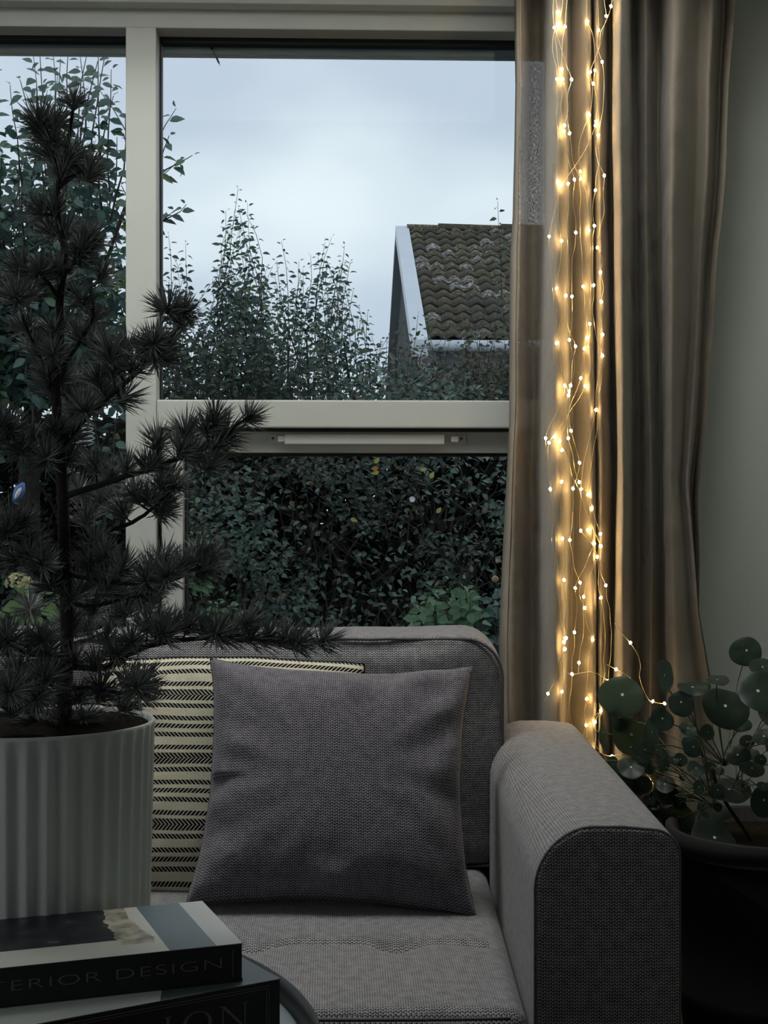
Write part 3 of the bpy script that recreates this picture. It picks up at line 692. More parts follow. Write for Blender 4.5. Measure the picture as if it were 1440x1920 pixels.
# printed cover of the upper book
m, n, l, b = new_mat('photo_cover'); uv = N(n, 'ShaderNodeUVMap'); sp = N(n, 'ShaderNodeSeparateXYZ'); l.new(uv.outputs[0], sp.inputs[0])
nz = N(n, 'ShaderNodeTexNoise', Scale=24.0, Detail=4.0); l.new(uv.outputs[0], nz.inputs['Vector'])
nzc = math_n(n, l, 'SUBTRACT', nz.outputs['Fac'], 0.5)
U, V_ = sp.outputs[0], sp.outputs[1]
def mixrgb(fac, a, c):
    x = N(n, 'ShaderNodeMix', data_type='RGBA')
    l.new(fac, x.inputs[0])
    for i, q in ((6, a), (7, c)):
        if isinstance(q, tuple): x.inputs[i].default_value = c4(q)
        else: l.new(q, x.inputs[i])
    return x.outputs[2]
white = (0.74, 0.76, 0.72)
sm = N(n, 'ShaderNodeTexNoise', Scale=40.0, Detail=6.0); l.new(uv.outputs[0], sm.inputs['Vector'])
dk = ramp(n, [(0.4, (0.012, 0.012, 0.022)), (0.62, (0.03, 0.032, 0.05)), (0.75, (0.16, 0.17, 0.2))]); l.new(sm.outputs['Fac'], dk.inputs[0])
col = mixrgb(math_n(n, l, 'LESS_THAN', V_, 0.062), dk.outputs[0], white)                       # white strip along the spine
uu = math_n(n, l, 'ADD', U, math_n(n, l, 'MULTIPLY', nzc, 0.06))
blob = math_n(n, l, 'MULTIPLY', math_n(n, l, 'LESS_THAN', uu, 0.140), math_n(n, l, 'GREATER_THAN', V_, 0.040))
bc_ = ramp(n, [(0.35, (0.24, 0.24, 0.20)), (0.6, (0.66, 0.63, 0.50))]); l.new(sm.outputs['Fac'], bc_.inputs[0])
col = mixrgb(blob, col, bc_.outputs[0])
lim = math_n(n, l, 'ADD', math_n(n, l, 'MULTIPLY', V_, 0.06), 0.094)
col = mixrgb(math_n(n, l, 'LESS_THAN', math_n(n, l, 'ADD', U, math_n(n, l, 'MULTIPLY', nzc, 0.02)), lim), col, white)
col = mixrgb(math_n(n, l, 'LESS_THAN', U, 0.088), col, (0.15, 0.215, 0.25))
col = mixrgb(math_n(n, l, 'LESS_THAN', U, 0.032), col, (0.55, 0.59, 0.60))
l.new(col, b.inputs['Base Color']); b.inputs['Roughness'].default_value = 0.42; cov1 = m
A1 = K(-0.168, 1.775, 0); C1 = K(-0.431, 1.6775, 0); zt1, zt0 = 0.668, 0.623
bk1, fr1, u1, w1 = book('upper hardback with interior design on its black spine and a photo cover', A1, C1 - A1, 0.205, 0.36, zt0, zt1, cov1, spm)
m, n, l, b = new_mat('teal_cover'); uv = N(n, 'ShaderNodeUVMap'); sp = N(n, 'ShaderNodeSeparateXYZ'); l.new(uv.outputs[0], sp.inputs[0])
U, V_ = sp.outputs[0], sp.outputs[1]
nz = N(n, 'ShaderNodeTexNoise', Scale=20.0, Detail=3.0); l.new(uv.outputs[0], nz.inputs['Vector'])
col = mixrgb(math_n(n, l, 'GREATER_THAN', math_n(n, l, 'ADD', U, math_n(n, l, 'MULTIPLY', V_, 0.5)), 0.155), (0.075, 0.105, 0.118), (0.48, 0.53, 0.51))
l.new(col, b.inputs['Base Color']); b.inputs['Roughness'].default_value = 0.35; cov2 = m
A2 = K(-0.124, 1.786, 0); C2 = K(-0.382, 1.625, 0)
bk2, fr2, u2, w2 = book('lower and larger teal hardback with a framed black spine lying under the other book', A2, C2 - A2, 0.26, 0.38, TZ + 0.0035, zt0 - 0.0005, cov2, spm)
def spine_text(s, parent, fr, x_right, zbase, size, width, mat, name='spine_lettering'):
    cu = bpy.data.curves.new(name, 'FONT'); cu.body = s; cu.size = size; cu.extrude = 0.00025; cu.offset = -0.0004; cu.space_character = 1.1
    o = bpy.data.objects.new('tmp_text', cu); COL.objects.link(o); bpy.context.view_layer.update()
    me = bpy.data.meshes.new_from_object(o.evaluated_get(bpy.context.evaluated_depsgraph_get())); bpy.data.objects.remove(o)
    xs = [q.co.x for q in me.vertices]; x0, x1 = min(xs), max(xs); sc = width / (x1 - x0)
    vs_ = [fr(x_right + (x1 - q.co.x) * sc, -0.0013 - q.co.z, zbase + q.co.y) for q in me.vertices]
    fs_ = [tuple(p.vertices) for p in me.polygons]; bpy.data.meshes.remove(me)
    return obj(name, vs_, fs_, mat, parent)
lw_ = 0.0
spine_text('INTERIOR DESIGN', bk1, fr1, 0.026, zt0 + 0.0180, 0.0170, 0.305, gold)
def strip(fr, par, x0, x1, z0, z1, mat, nm='spine_rule'):
    v, f = box_vf(x0, x1, -0.0018, -0.0009, z0, z1, fr); return obj(nm, v, f, mat, par)
strip(fr1, bk1, 0.012, 0.0126, zt0 + 0.006, zt1 - 0.006, gold)
zb2, zt2 = TZ + 0.0035, zt0 - 0.0005
for ins in (0.0055, 0.0085):
    strip(fr2, bk2, ins + 0.010, 0.37, zt2 - ins - 0.0006, zt2 - ins, gold); strip(fr2, bk2, ins + 0.010, 0.37, zb2 + ins, zb2 + ins + 0.0006, gold)
    strip(fr2, bk2, ins + 0.010, ins + 0.0106, zb2 + ins, zt2 - ins, gold)
# serif letters of the lower spine
mb = MB()
def quad(pts):
    v = [fr2(x, -0.0011, z) for x, z in pts] + [fr2(x, -0.0018, z) for x, z in pts]; k_ = len(pts)
    mb.add(v, [tuple(range(k_)), tuple(range(k_, 2 * k_))[::-1]] + [(i, (i + 1) % k_, k_ + (i + 1) % k_, k_ + i) for i in range(k_)])
bz, tz = zb2 + 0.0120, zt2 - 0.0205; hx = tz - bz
def serif(x, z, w_=0.0075): quad([(x - w_ / 2, z - 0.0004), (x + w_ / 2, z - 0.0004), (x + w_ / 2, z + 0.0004), (x - w_ / 2, z + 0.0004)])
xr, xl = 0.047, 0.076
quad([(xr, bz), (xr + 0.0014, bz), (xr + 0.0014, tz), (xr, tz)]); quad([(xl, bz), (xl + 0.0014, bz), (xl + 0.0014, tz), (xl, tz)])
quad([(xl + 0.003, tz), (xl - 0.0022, tz), (xr, bz), (xr + 0.0030, bz)]); serif(xr + .0007, tz); serif(xl + .0007, bz); serif(xl + .002, tz)
for k in range(28):
    a0, a1 = 2 * PI * k / 28, 2 * PI * (k + 1) / 28; cx, cz = 0.109, (bz + tz) / 2
    def pt(a, s): return (cx + math.cos(a) * (0.0185 - s * (0.0036 * abs(math.cos(a)) + 0.0010)), cz + math.sin(a) * (hx / 2 + .0005 - s * 0.0010))
    quad([pt(a0, 0), pt(a1, 0), pt(a1, 1), pt(a0, 1)])
xi = 0.146; quad([(xi - .0018, bz), (xi + .0018, bz), (xi + .0018, tz), (xi - .0018, tz)]); serif(xi, bz); serif(xi, tz)
mb.build('spine_lettering', gold, bk2)

# ------------------------------------------------------------------ potted pine
PC = Cx(60, 1350, 2.045); PC.z = TZ + 0.003; PR = 228 * 2.045 / F; PZ = H - (1350 - 960) / F * 2.045
pine = thing('potted_pine', 'tall dark bonsai-like pine in a white ribbed pot on the coffee table', 'potted plant', PC)
def flute(a, r, z):
    if r < 0.12 or z < 0.004: return 0
    fr_ = min(1, max(0, (PZ - PC.z - 0.004 - z) / 0.012))
    return -0.0065 * (0.5 - 0.5 * math.cos(a * 40)) ** 0.8 * fr_
hP = PZ - PC.z
prof = [(0.001, 0), (PR * 0.93, 0.0), (PR * 0.955, 0.004)] + [(PR * (0.955 + 0.045 * k / 14), 0.006 + (hP - 0.012) * k / 14) for k in range(15)] + [(PR, hP - 0.002), (PR - 0.002, hP), (PR - 0.006, hP - 0.002), (PR - 0.009, hP - 0.03), (PR - 0.012, hP - 0.055)]
v, f = lathe_vf(prof, 480, PC, flute); f = f[:-1]; obj('pot', v, f, M['pot'], pine, True)
mb = MB(); rings = []
nr = 12
v = [PC + Vector((0, 0, hP - 0.005))]; f = []
for i in range(1, nr + 1):
    for k in range(48):
        a = 2 * PI * k / 48; r_ = (PR - 0.0085) * i / nr; v.append(PC + Vector((r_ * math.cos(a), r_ * math.sin(a), hP - 0.007 + 0.008 * noise.noise((r_ * 40 * math.cos(a), r_ * 40 * math.sin(a), 0)) * (i < nr))))
for k in range(48): f.append((0, 1 + k, 1 + (k + 1) % 48))
for i in range(nr - 1):
    for k in range(48): f.append((1 + i * 48 + k, 1 + (i + 1) * 48 + k, 1 + (i + 1) * 48 + (k + 1) % 48, 1 + i * 48 + (k + 1) % 48))
obj('soil', v, f, M['soil'], pine, True)
DP = 2.06
def T3(px, py, off=0.0): return Cx(px, py, DP + off)
trunk_px = [(120, 1400, 0), (122, 1300, 0), (126, 1180, .01), (122, 1060, 0), (118, 940, 0), (112, 830, 0), (104, 720, 0), (112, 640, .01), (112, 560, 0), (122, 480, 0), (108, 400, 0), (112, 330, 0), (128, 265, 0), (138, 195, 0)]
tp = catmull([T3(*q) for q in trunk_px], 5)
rt = [0.0105 + (0.0022 - 0.0105) * (i / (len(tp) - 1)) ** 1.1 for i in range(len(tp))]
tube('trunk', tp, rt, M['bark'], pine, 10)
skel = [(p, 0.004) for p in tp]
BR_ = [[(116, 835, 0), (170, 775, -.02), (250, 705, -.05), (300, 660, -.06), (342, 605, -.07)],
       [(122, 930, 0), (200, 905, -.02), (300, 872, -.04), (400, 832, -.05), (440, 800, -.05), (474, 776, -.05)],
       [(140, 1010, 0), (235, 985, .04), (290, 950, .05), (335, 905, .05)],
       [(122, 1075, 0), (200, 1090, -.04), (300, 1095, -.07), (380, 1060, -.08)],
       [(126, 1250, 0), (200, 1250, -.05), (250, 1222, -.08), (320, 1202, -.1), (430, 1196, -.11), (520, 1200, -.11), (618, 1199, -.11)],
       [(122, 1130, 0), (180, 1135, .05), (240, 1120, .09), (300, 1110, .12)],
       [(116, 1090, 0), (60, 1050, -.04), (20, 1005, -.06), (-40, 985, -.07)],
       [(114, 870, 0), (70, 855, -.02), (30, 825, -.04), (-40, 815, -.05)],
       [(108, 735, 0), (85, 690, .0), (60, 640, -.01), (30, 560, -.02)],
       [(108, 700, 0), (150, 640, .02), (175, 590, .03), (168, 540, .03)],
       [(112, 560, 0), (90, 530, -.02), (60, 500, -.03)], [(116, 520, 0), (145, 480, -.02), (150, 430, -.03)],
       [(110, 330, 0), (95, 275, .01), (75, 245, .01)], [(112, 350, 0), (145, 325, 0), (172, 315, 0)],
       [(124, 1230, 0), (70, 1225, -.06), (10, 1215, -.10), (-60, 1200, -.12)],
       [(122, 1290, 0), (180, 1290, -.08), (230, 1300, -.11), (270, 1285, -.13)], [(122, 1300, 0), (80, 1300, -.08), (20, 1310, -.12)],
       [(122, 1200, 0), (100, 1190, .08), (60, 1170, .15)], [(124, 1210, 0), (160, 1200, .08), (210, 1180, .14)], [(112, 800, 0), (140, 770, .05), (150, 730, .09)],
       [(120, 960, 0), (170, 950, .07), (200, 930, .1)]]
for q in BR_:
    pts = catmull([T3(*a) for a in q], 5)
    for i, p in enumerate(pts): pts[i] = p + Vector((0, 0, 0.0015 * noise.noise((i * 0.8, q[0][1], 0))))
    r0 = 0.0048 if len(q) > 4 else 0.0038
    tube('branch', pts, [r0 + (0.0018 - r0) * i / (len(pts) - 1) for i in range(len(pts))], M['bark'], pine, 7)
    skel += [(p, 0.002) for p in pts]
TUFTS = [(138,180),(75,240),(108,226),(137,284),(172,318),(116,318),(62,388),(95,382),(85,425),(122,430),(150,462),(70,500),(108,500),(30,548),(60,545),(150,555),(182,590),(150,622),(40,602),(62,642),(100,610),(182,640),(30,500),
 (342,592),(272,655),(300,638),(250,682),(215,690),(150,712),(120,695),(182,702),(243,738),(152,748),(90,715),(315,650),(205,655),(235,650),(200,730),
 (478,776),(432,806),(392,796),(405,776),(297,820),(342,838),(372,848),(420,832),(182,862),(240,868),(135,848),(212,884),(402,872),(300,896),(322,882),(290,865),(350,800),
 (250,920),(190,930),(230,948),(160,962),(330,905),(275,925),(20,800),(60,815),(90,830),(30,840),(100,795),(0,780),(-20,820),(130,810),
 (20,972),(-5,1000),(62,1012),(40,1000),(82,1052),(20,1042),(98,1080),(50,965),(200,1030),(170,1050),(232,1060),(290,1058),(312,1040),(300,1092),(382,1032),(350,1052),(392,1068),(404,1042),(262,1100),(212,1100),(150,1100),(130,1112),(90,1092),(170,1132),(232,1142),(282,1120),(180,1010),
 (616,1194),(545,1192),(470,1160),(442,1180),(390,1172),(360,1165),(330,1162),(300,1170),(512,1190),(280,1160),(570,1202),(480,1190),
 (130,1160),(160,1170),(200,1190),(90,1190),(60,1190),(20,1210),(0,1180),(30,1250),(60,1262),(100,1240),(140,1230),(182,1240),(222,1220),(245,1268),(272,1272),(200,1300),(150,1300),(110,1310),(60,1312),(20,1322),(240,1322),(282,1290),(0,1290),(170,1340),(120,1345),(60,1348),(-40,960),(-40,1020),(-60,1220),(-50,1300)]
rt_ = random.Random(11)
extra = []
for (a, c) in TUFTS:
    extra.append((a, c, rt_.uniform(-.03, .03)))
for k in range(70):
    b_ = rt_.choice(BR_); q = rt_.choice(b_[1:]); extra.append((q[0] + rt_.uniform(-30, 30), q[1] - rt_.uniform(-10, 35), q[2] + rt_.uniform(-.05, .06)))
tuft_me = []
for vv in range(5):
    rr_ = random.Random(50 + vv); mb = MB()
    for k in range(92):
        ca = rr_.uniform(0.10, 1.0); az_ = rr_.uniform(0, 2 * PI); sa = math.sqrt(max(0, 1 - ca * ca)); d = Vector((sa * math.cos(az_), sa * math.sin(az_), ca))
        L = rr_.uniform(0.033, 0.043) * (0.86 + 0.14 * ca); w_ = 0.00092; st = Vector((0, 0, rr_.uniform(-0.010, 0.006)))
        sd = d.cross(Vector((0.3, 0.2, 1))).normalized(); up = sd.cross(d)
        mid = st + d * L * 0.55 + Vector((0, 0, 0.0016)); tip = st + d * L + Vector((0, 0, 0.0040))
        r1 = st + d * 0.002
        vs_ = [r1 - sd * w_ * .7, r1 + sd * w_ * .7, r1 + up * w_, mid - sd * w_, mid + sd * w_, mid + up * w_, tip]
        mb.add(vs_, [(0, 1, 4, 3), (1, 2, 5, 4), (2, 0, 3, 5), (3, 4, 6), (4, 5, 6), (5, 3, 6)])
    me = setmesh('needle_tuft', mb.v, mb.f, M['needle']); tuft_me.append(me)
for (a, c, off) in extra:
    tip0 = None
    # keep the depth of the nearest limb
    w = T3(a, c, off); bestp = min(skel, key=lambda s: (s[0] - w).length_squared * 1.0)[0] if True else None
    p2 = min(skel, key=lambda s: (Vector(((s[0] - w).x, (s[0] - w).y * 0.15, (s[0] - w).z - 0.012 * -1))).length_squared)[0]
    dd = p2.y; t_ = w.y / max(0.01, w.y)
    w = Cx(a, c, DP + off + (K(0, 0, 0).y)) if False else w
    # slide along the view ray towards the limb's distance
    dep = (p2 - Vector((0, 0, H))).dot(K(0, 1, 0)); w = Cx(a, c, dep + off * 0.8)
    dvec = (w - p2); dvec.z = max(dvec.z, -0.002) + 0.022
    side = w.x - tp[min(range(len(tp)), key=lambda i: abs(tp[i].z - w.z))].x
    dvec += Vector((side * 0.10, rt_.uniform(-.012, .004), 0)); dvec.normalize()
    base = w - dvec * 0.012
    v, f = tube_vf([p2, p2.lerp(base, 0.5) - Vector((0, 0, 0.003)), base, base + dvec * 0.006], [0.0016, 0.0014, 0.0016, 0.0022], 5)
    tw = obj('twig', v, f, M['bark'], pine, True)
    o = bpy.data.objects.new('needle_tuft', rt_.choice(tuft_me)); COL.objects.link(o); o.parent = tw; o.location = base - wloc(tw)
    q = dvec.to_track_quat('Z', 'Y') @ Matrix.Rotation(rt_.uniform(0, 6.28), 3, 'Z').to_quaternion()
    o.rotation_mode = 'QUATERNION'; o.rotation_quaternion = q; s_ = rt_.uniform(0.88, 1.12); o.scale = (s_, s_, s_)

# ------------------------------------------------------------------ pilea in the dark planter behind the arm
DL = 3.05
PLC = Cx(1450, 1500, DL); PLC.z = 0
pil = thing('potted_pilea', 'round-leaved green plant in a dark planter beside the sofa arm', 'potted plant', PLC)
zr = H - (1578 - 960) / F * 2.9
plm = plain('dark_planter', (0.007, 0.006, 0.007), 0.9, 0.3, 12)
v, f = lathe_vf([(0.001, 0), (0.165, 0.0), (0.17, 0.01), (0.188, zr * 0.35), (0.193, zr * 0.36), (0.193, zr * 0.40), (0.191, zr * 0.41), (0.205, zr - 0.045), (0.214, zr - 0.045), (0.217, zr - 0.003), (0.210, zr), (0.200, zr - 0.004), (0.195, zr - 0.04)], 64, PLC)
obj('planter', v, f, plm, pil, True)
v, f = lathe_vf([(0.001, zr - 0.03), (0.196, zr - 0.032)], 48, PLC); obj('soil', v[48:] + v[:48], [tuple(range(48))], M['soil'], pil)
m, n, l, b = new_mat('pilea_leaf'); M['pilea'] = m
oi = N(n, 'ShaderNodeObjectInfo'); r = ramp(n, [(0, (0.014, 0.026, 0.020)), (0.6, (0.022, 0.038, 0.030)), (1, (0.032, 0.052, 0.040))]); l.new(oi.outputs['Random'], r.inputs[0])
l.new(r.outputs[0], b.inputs['Base Color']); b.inputs['Roughness'].default_value = 0.42; b.inputs['Specular IOR Level'].default_value = 0.35
tr = N(n, 'ShaderNodeBsdfTranslucent'); hs = N(n, 'ShaderNodeHueSaturation', Value=2.6, Saturation=1.2); l.new(r.outputs[0], hs.inputs['Color']); l.new(hs.outputs[0], tr.inputs[0])
mx = N(n, 'ShaderNodeMixShader', Fac=0.3); l.new(b.outputs[0], mx.inputs[1]); l.new(tr.outputs[0], mx.inputs[2]); l.new(mx.outputs[0], n['Material Output'].inputs[0])
M['leafdot'] = plain('leaf_dot', (0.55, 0.62, 0.50), 0.6); M['petiole'] = plain('petiole', (0.060, 0.070, 0.035), 0.6, 0.3, 30)
def disc_leaf_me(seed):
    rr_ = random.Random(seed); n_ = 28; rings = [0.07, 0.09, 0.3, 0.55, 0.8, 0.95, 1.0]; v = [(0, 0, -0.02)]; f = []; mi = []
    ph = rr_.uniform(0, 6)
    for ri, r_ in enumerate(rings):
        for k in range(n_):
            a = 2 * PI * k / n_; rr2 = r_ * (1 + 0.05 * math.cos(2 * a + ph) * r_ + 0.03 * math.cos(3 * a + ph * 2) * r_)
            z = 0.16 * r_ ** 2 * (0.4 + 0.5 * math.cos(2 * a + ph)) - 0.12 * r_ ** 6 * (0.5) + 0.03 * math.cos(5 * a) * r_ * r_
            v.append((rr2 * math.cos(a), rr2 * math.sin(a) + 0.12 * r_, z))
    for k in range(n_): f.append((0, 1 + k, 1 + (k + 1) % n_)); mi.append(1)
    for i in range(len(rings) - 1):
        for k in range(n_):
            k2 = (k + 1) % n_; f.append((1 + i * n_ + k, 1 + (i + 1) * n_ + k, 1 + (i + 1) * n_ + k2, 1 + i * n_ + k2)); mi.append(0)
    me = setmesh('leaf', v, f, [M['pilea'], M['leafdot']], True); me.polygons.foreach_set('material_index', mi); return me
dl = [disc_leaf_me(s) for s in range(4)]
LV = [(1167,1302,43,41,0),(1184,1377,37,37,0),(1246,1266,20,34,1),(1277,1316,21,28,-1),(1400,1219,28,30,-1),(1360,1323,45,40,0),(1421,1295,46,37,0),(1242,1347,23,22,0),(1367,1479,41,20,0),(1341,1519,34,18,0),
      (1166,1474,30,30,0),(1242,1543,36,35,0),(1383,1415,25,18,0),(1242,1422,16,24,1),(1150,1434,15,20,1),(1131,1372,11,35,1),(1246,1470,20,14,0),(1218,1498,14,12,0),(1432,1500,25,30,0),(1298,1288,30,12,0),
      (1345,1274,22,9,0),(1340,1570,44,33,0),(1272,1532,26,30,0),(1327,1372,12,15,0),(1252,1488,22,20,0),(1183,1438,26,18,0),(1432,1380,22,15,0),(1223,1372,18,30,1),(1300,1400,14,20,-1),(1390,1355,22,16,0),
      (1205,1470,16,18,0),(1305,1440,18,14,0),(1410,1440,24,14,0),(1460,1330,40,34,0),(1480,1420,40,28,0),(1500,1250,36,34,0),(1470,1480,36,20,0),(1290,1365,18,14,0),(1330,1445,16,18,1),(1125,1425,10,18,1),(1430,1250,24,20,-1),(1160,1345,20,26,1),(1520,1360,40,30,0),(1210,1405,18,22,1)]
rp = random.Random(5)
for _ in range(30): LV.append((rp.uniform(1190, 1440), rp.uniform(1370, 1520), rp.uniform(8, 17), rp.uniform(7, 15), rp.choice((-1, 1))))
LV += [(1300, 1590, 26, 20, 0), (1262, 1600, 18, 22, 1)]
core = Cx(1335, 1465, DL + 0.0)
corez = [Cx(1335 + rp.uniform(-25, 60), 1455 + rp.uniform(-20, 60), DL + rp.uniform(-.04, .05)) for _ in range(12)]
tube('stem', catmull([Vector((PLC.x - 0.03, PLC.y, zr - 0.05)), core + Vector((0.02, 0, -0.03)), core + Vector((0, 0, 0.03))], 5), 0.004, M['bark'], pil, 8)
for i, (a, c, rx, ry, sg) in enumerate(LV):
    hidden = c > 1420 and a < 1300
    D = DL + (0.10 if hidden else rp.uniform(-.12, .08)); 
    if a < 1210 and c < 1400: D = 3.22
    if a < 1160 and c > 1330: D = 3.30
    w = Cx(a, c, D); R_ = max(rx, ry) * D / F / 1.03; rat = min(rx, ry) / max(rx, ry); ang = math.acos(min(1, rat))
    if rx >= ry: nrm = K(rp.uniform(-.1, .1), -math.cos(ang), math.sin(ang) + 0.12)
    else: nrm = K(sg * math.sin(ang), -math.cos(ang), 0.15)
    nrm.normalize()
    root = min(corez, key=lambda q: (q - w).length + rp.uniform(0, .08)); midp = root.lerp(w, 0.55) + Vector((0, 0.02, 0.02)) - nrm * 0.02
    st = tube('petiole', catmull([root, midp, w - nrm * 0.012, w - nrm * 0.001], 4), 0.0013, M['petiole'], pil, 5)
    o = bpy.data.objects.new('leaf', dl[i % 4]); COL.objects.link(o); o.parent = st; o.location = w - wloc(st)
    o.rotation_mode = 'QUATERNION'; o.rotation_quaternion = nrm.to_track_quat('Z', 'Y') @ Matrix.Rotation(rp.uniform(2.2, 4.1), 3, 'Z').to_quaternion(); o.scale = (R_, R_, R_)

# ------------------------------------------------------------------ outside: eave over the window
eave = thing('roof_eave', 'grey green boarded eave above the outside of the window', 'eave', (0, 3.95, 2.5))
zs = zc(104, 4.30)
for (a, c) in ((YW + 0.29, 4.165), (4.172, 4.30)): box('soffit_board', LX - 0.6, XR + 0.6, a, c, zs, zs + 0.02, M['soffit'], eave, bev=0.002)
box('fascia_board', LX - 0.6, XR + 0.6, 4.30, 4.325, zs - 0.004, zs + 0.16, M['soffit'], eave, bev=0.002)
tw = tube('dry_twig', catmull([P(392, 84, 4.2), P(400, 95, 4.2), P(406, 108, 4.2), P(413, 124, 4.2)], 4), [0.0035] * 5 + [0.0028] * 6 + [0.0006] * 2, M['bark'])
tag(tw, 'short dark dry twig hanging from the eave outside', 'twig')

# ------------------------------------------------------------------ ground
g = plain('garden_soil', (0.020, 0.024, 0.015), 0.95, 0.5, 3, bump=0.6, bscale=20)
tag(box('ground', -40, 40, YW + 0.3, 90, -0.25, -0.15, g), kind='structure')

# ------------------------------------------------------------------ neighbour's house
YR, YE = 20.0, 15.9
zR, zE = H + 530 * YR / F, H + 322 * YE / F
hx0 = P(766, 430, YR).x; hx1 = hx0 + 5.2
house = thing('neighbour_house', 'gabled house behind the hedge with a mossy wavy tiled roof', 'house', (hx0 + 2, 18, -0.15))
m, n, l, b = new_mat('mossy_tile'); oi = N(n, 'ShaderNodeObjectInfo'); tcn = N(n, 'ShaderNodeTexCoord'); nz = N(n, 'ShaderNodeTexNoise', Scale=21.0, Detail=7.0, Roughness=0.7); ge = N(n, 'ShaderNodeNewGeometry')
l.new(ge.outputs['Position'], nz.inputs['Vector'])
f2 = math_n(n, l, 'ADD', nz.outputs['Fac'], math_n(n, l, 'MULTIPLY', math_n(n, l, 'SUBTRACT', oi.outputs['Random'], 0.5), 0.22))
r = ramp(n, [(0.28, (0.030, 0.022, 0.022)), (0.42, (0.065, 0.050, 0.046)), (0.49, (0.055, 0.048, 0.022)), (0.555, (0.10, 0.085, 0.026)), (0.61, (0.14, 0.12, 0.12)), (0.68, (0.48, 0.48, 0.52))]); l.new(f2, r.inputs[0])
l.new(r.outputs[0], b.inputs['Base Color']); b.inputs['Roughness'].default_value = 0.85; M['tile'] = m
bp = N(n, 'ShaderNodeBump', Strength=0.8, Distance=0.02); l.new(nz.outputs['Fac'], bp.inputs['Height']); l.new(bp.outputs[0], b.inputs['Normal'])
def tile_me(seed):
    v = []; f = []; nx = 9; tw_, tl = 0.178, 0.36; r_ = random.Random(seed)
    for j in (0, 1):
        for i in range(nx):
            x = tw_ * 1.06 * i / (nx - 1); z = 0.042 * (0.5 + 0.5 * math.cos(2 * PI * i / (nx - 1) * 1.0 + PI)) 
            for t_ in (0, -0.022): v.append((x, j * tl, z + t_ + (0.024 if j == 0 else 0)))
    for i in range(nx - 1):
        a = i * 2; b_ = (i + 1) * 2; c_ = nx * 2 + a; d_ = nx * 2 + b_
        f += [(a, b_, d_, c_), (a + 1, c_ + 1, d_ + 1, b_ + 1), (a, a + 1, b_ + 1, b_), (c_, d_, d_ + 1, c_ + 1)]
    f += [(0, 2 * nx, 2 * nx + 1, 1), (2 * nx - 2, 2 * nx - 1, 4 * nx - 1, 4 * nx - 2)]
    return setmesh('roof_tile', v, f, m, True)
tms = [tile_me(0)]
slope = Vector((0, YR - YE, zR - zE)); SL = slope.length; sd = slope.normalized(); NR = 16; pitch = SL / NR
ang = math.atan2(sd.z, sd.y)
roof = thing('roof', None, None, (0, 0, 0)); roof.parent = house; roof.location = Vector((hx0, YE, zE)) - house.location
ncol = 18
rr_ = random.Random(2)
for j in range(NR):
    for i in range(ncol):
        if j * ncol + i >= 300: break
        o = bpy.data.objects.new('roof_tile', tms[0]); COL.objects.link(o); o.parent = roof
        p = Vector((i * 0.178, 0, 0)) + sd * (j * pitch)
        o.location = p + Vector((rr_.uniform(-.004, .004), 0, rr_.uniform(0, .006))); o.rotation_euler = (ang + rr_.uniform(-.01, .01), 0, rr_.uniform(-.015, .015))
mbx = MB()
def roofbase(x0, x1):
    v, f = box_vf(x0, x1, 0, 1, 0, 1)
    nrm = Vector((0, -sd.z, sd.y))
    v = [Vector((hx0 + p[0], YE, zE)) + sd * (p[1] * SL) - nrm * (0.03 + 0.1 * (1 - p[2])) for p in v]
    return v, f
v, f = roofbase(0.0, 5.2); obj('roof_deck', v, f, M['soffit'], house)
# remaining tiles beyond the curtain and the rear slope
mb = MB(); me0 = tms[0]; v0 = [Vector(q.co) for q in me0.vertices]; f0 = [tuple(p.vertices) for p in me0.polygons]
rot = Matrix.Rotation(ang, 3, 'X')
for j in range(NR):
    for i in range(29):
        if i < ncol and j * ncol + i < 300: continue
        p = Vector((hx0 + i * 0.178, YE, zE)) + sd * (j * pitch); mb.add([rot @ q + p for q in v0], f0)
rt2 = mb.build('roof_tile_rows', m, house, True); rt2['kind'] = 'stuff'
yrear = 24.1
v = [(hx0, YR, zR - .02), (hx1, YR, zR - .02), (hx1, yrear, zE), (hx0, yrear, zE)]; v += [(a, b_, c_ - 0.1) for a, b_, c_ in v]
obj('rear_roof', v, [(0, 1, 2, 3), (4, 7, 6, 5), (0, 4, 5, 1), (1, 5, 6, 2), (2, 6, 7, 3), (3, 7, 4, 0)], M['soffit'], house)
x = hx0 - 0.02; k = 0
while x < hx1 - 0.1:
    v = []; f = []; n_ = 10; L = 0.42
    for j in (0, 1):
        for i in range(n_ + 1):
            a = PI * i / n_; rr2 = 0.11 - 0.012 * j; v.append((x + j * (L + 0.04), YR + rr2 * math.cos(a), zR - 0.03 + rr2 * math.sin(a) * 0.95 + (0.012 if k % 2 else 0)))
    for i in range(n_): f.append((i, i + 1, n_ + 2 + i, n_ + 1 + i))
    f.append(tuple(range(n_ + 1))[::-1])
    o = obj('ridge_tile', v, f, m, house, True); mo = o.modifiers.new('thick', 'SOLIDIFY'); mo.thickness = 0.02; x += L; k += 1
vm = plain('white_verge', (0.62, 0.66, 0.72), 0.5, 0.05, 3)
nrm = Vector((0, -sd.z, sd.y))
def verge(name, y0, z0, y1, z1, x0, x1, up, dn):
    v = [(x_, y_, z_ + d_) for (y_, z_) in ((y0, z0), (y1, z1)) for x_ in (x0, x1) for d_ in (-dn, up)]
    return obj(name, v, [(0, 2, 3, 1), (4, 5, 7, 6), (0, 1, 5, 4), (2, 6, 7, 3), (0, 4, 6, 2), (1, 3, 7, 5)], vm, house)
verge('verge_board', YE - 0.1, zE - 0.05, YR, zR, hx0 - 0.175, hx0 + 0.0, 0.05, 0.13)
o = verge('verge_board', YR, zR, yrear, zE, hx0 - 0.175, hx0 + 0.0, 0.02, 0.08)
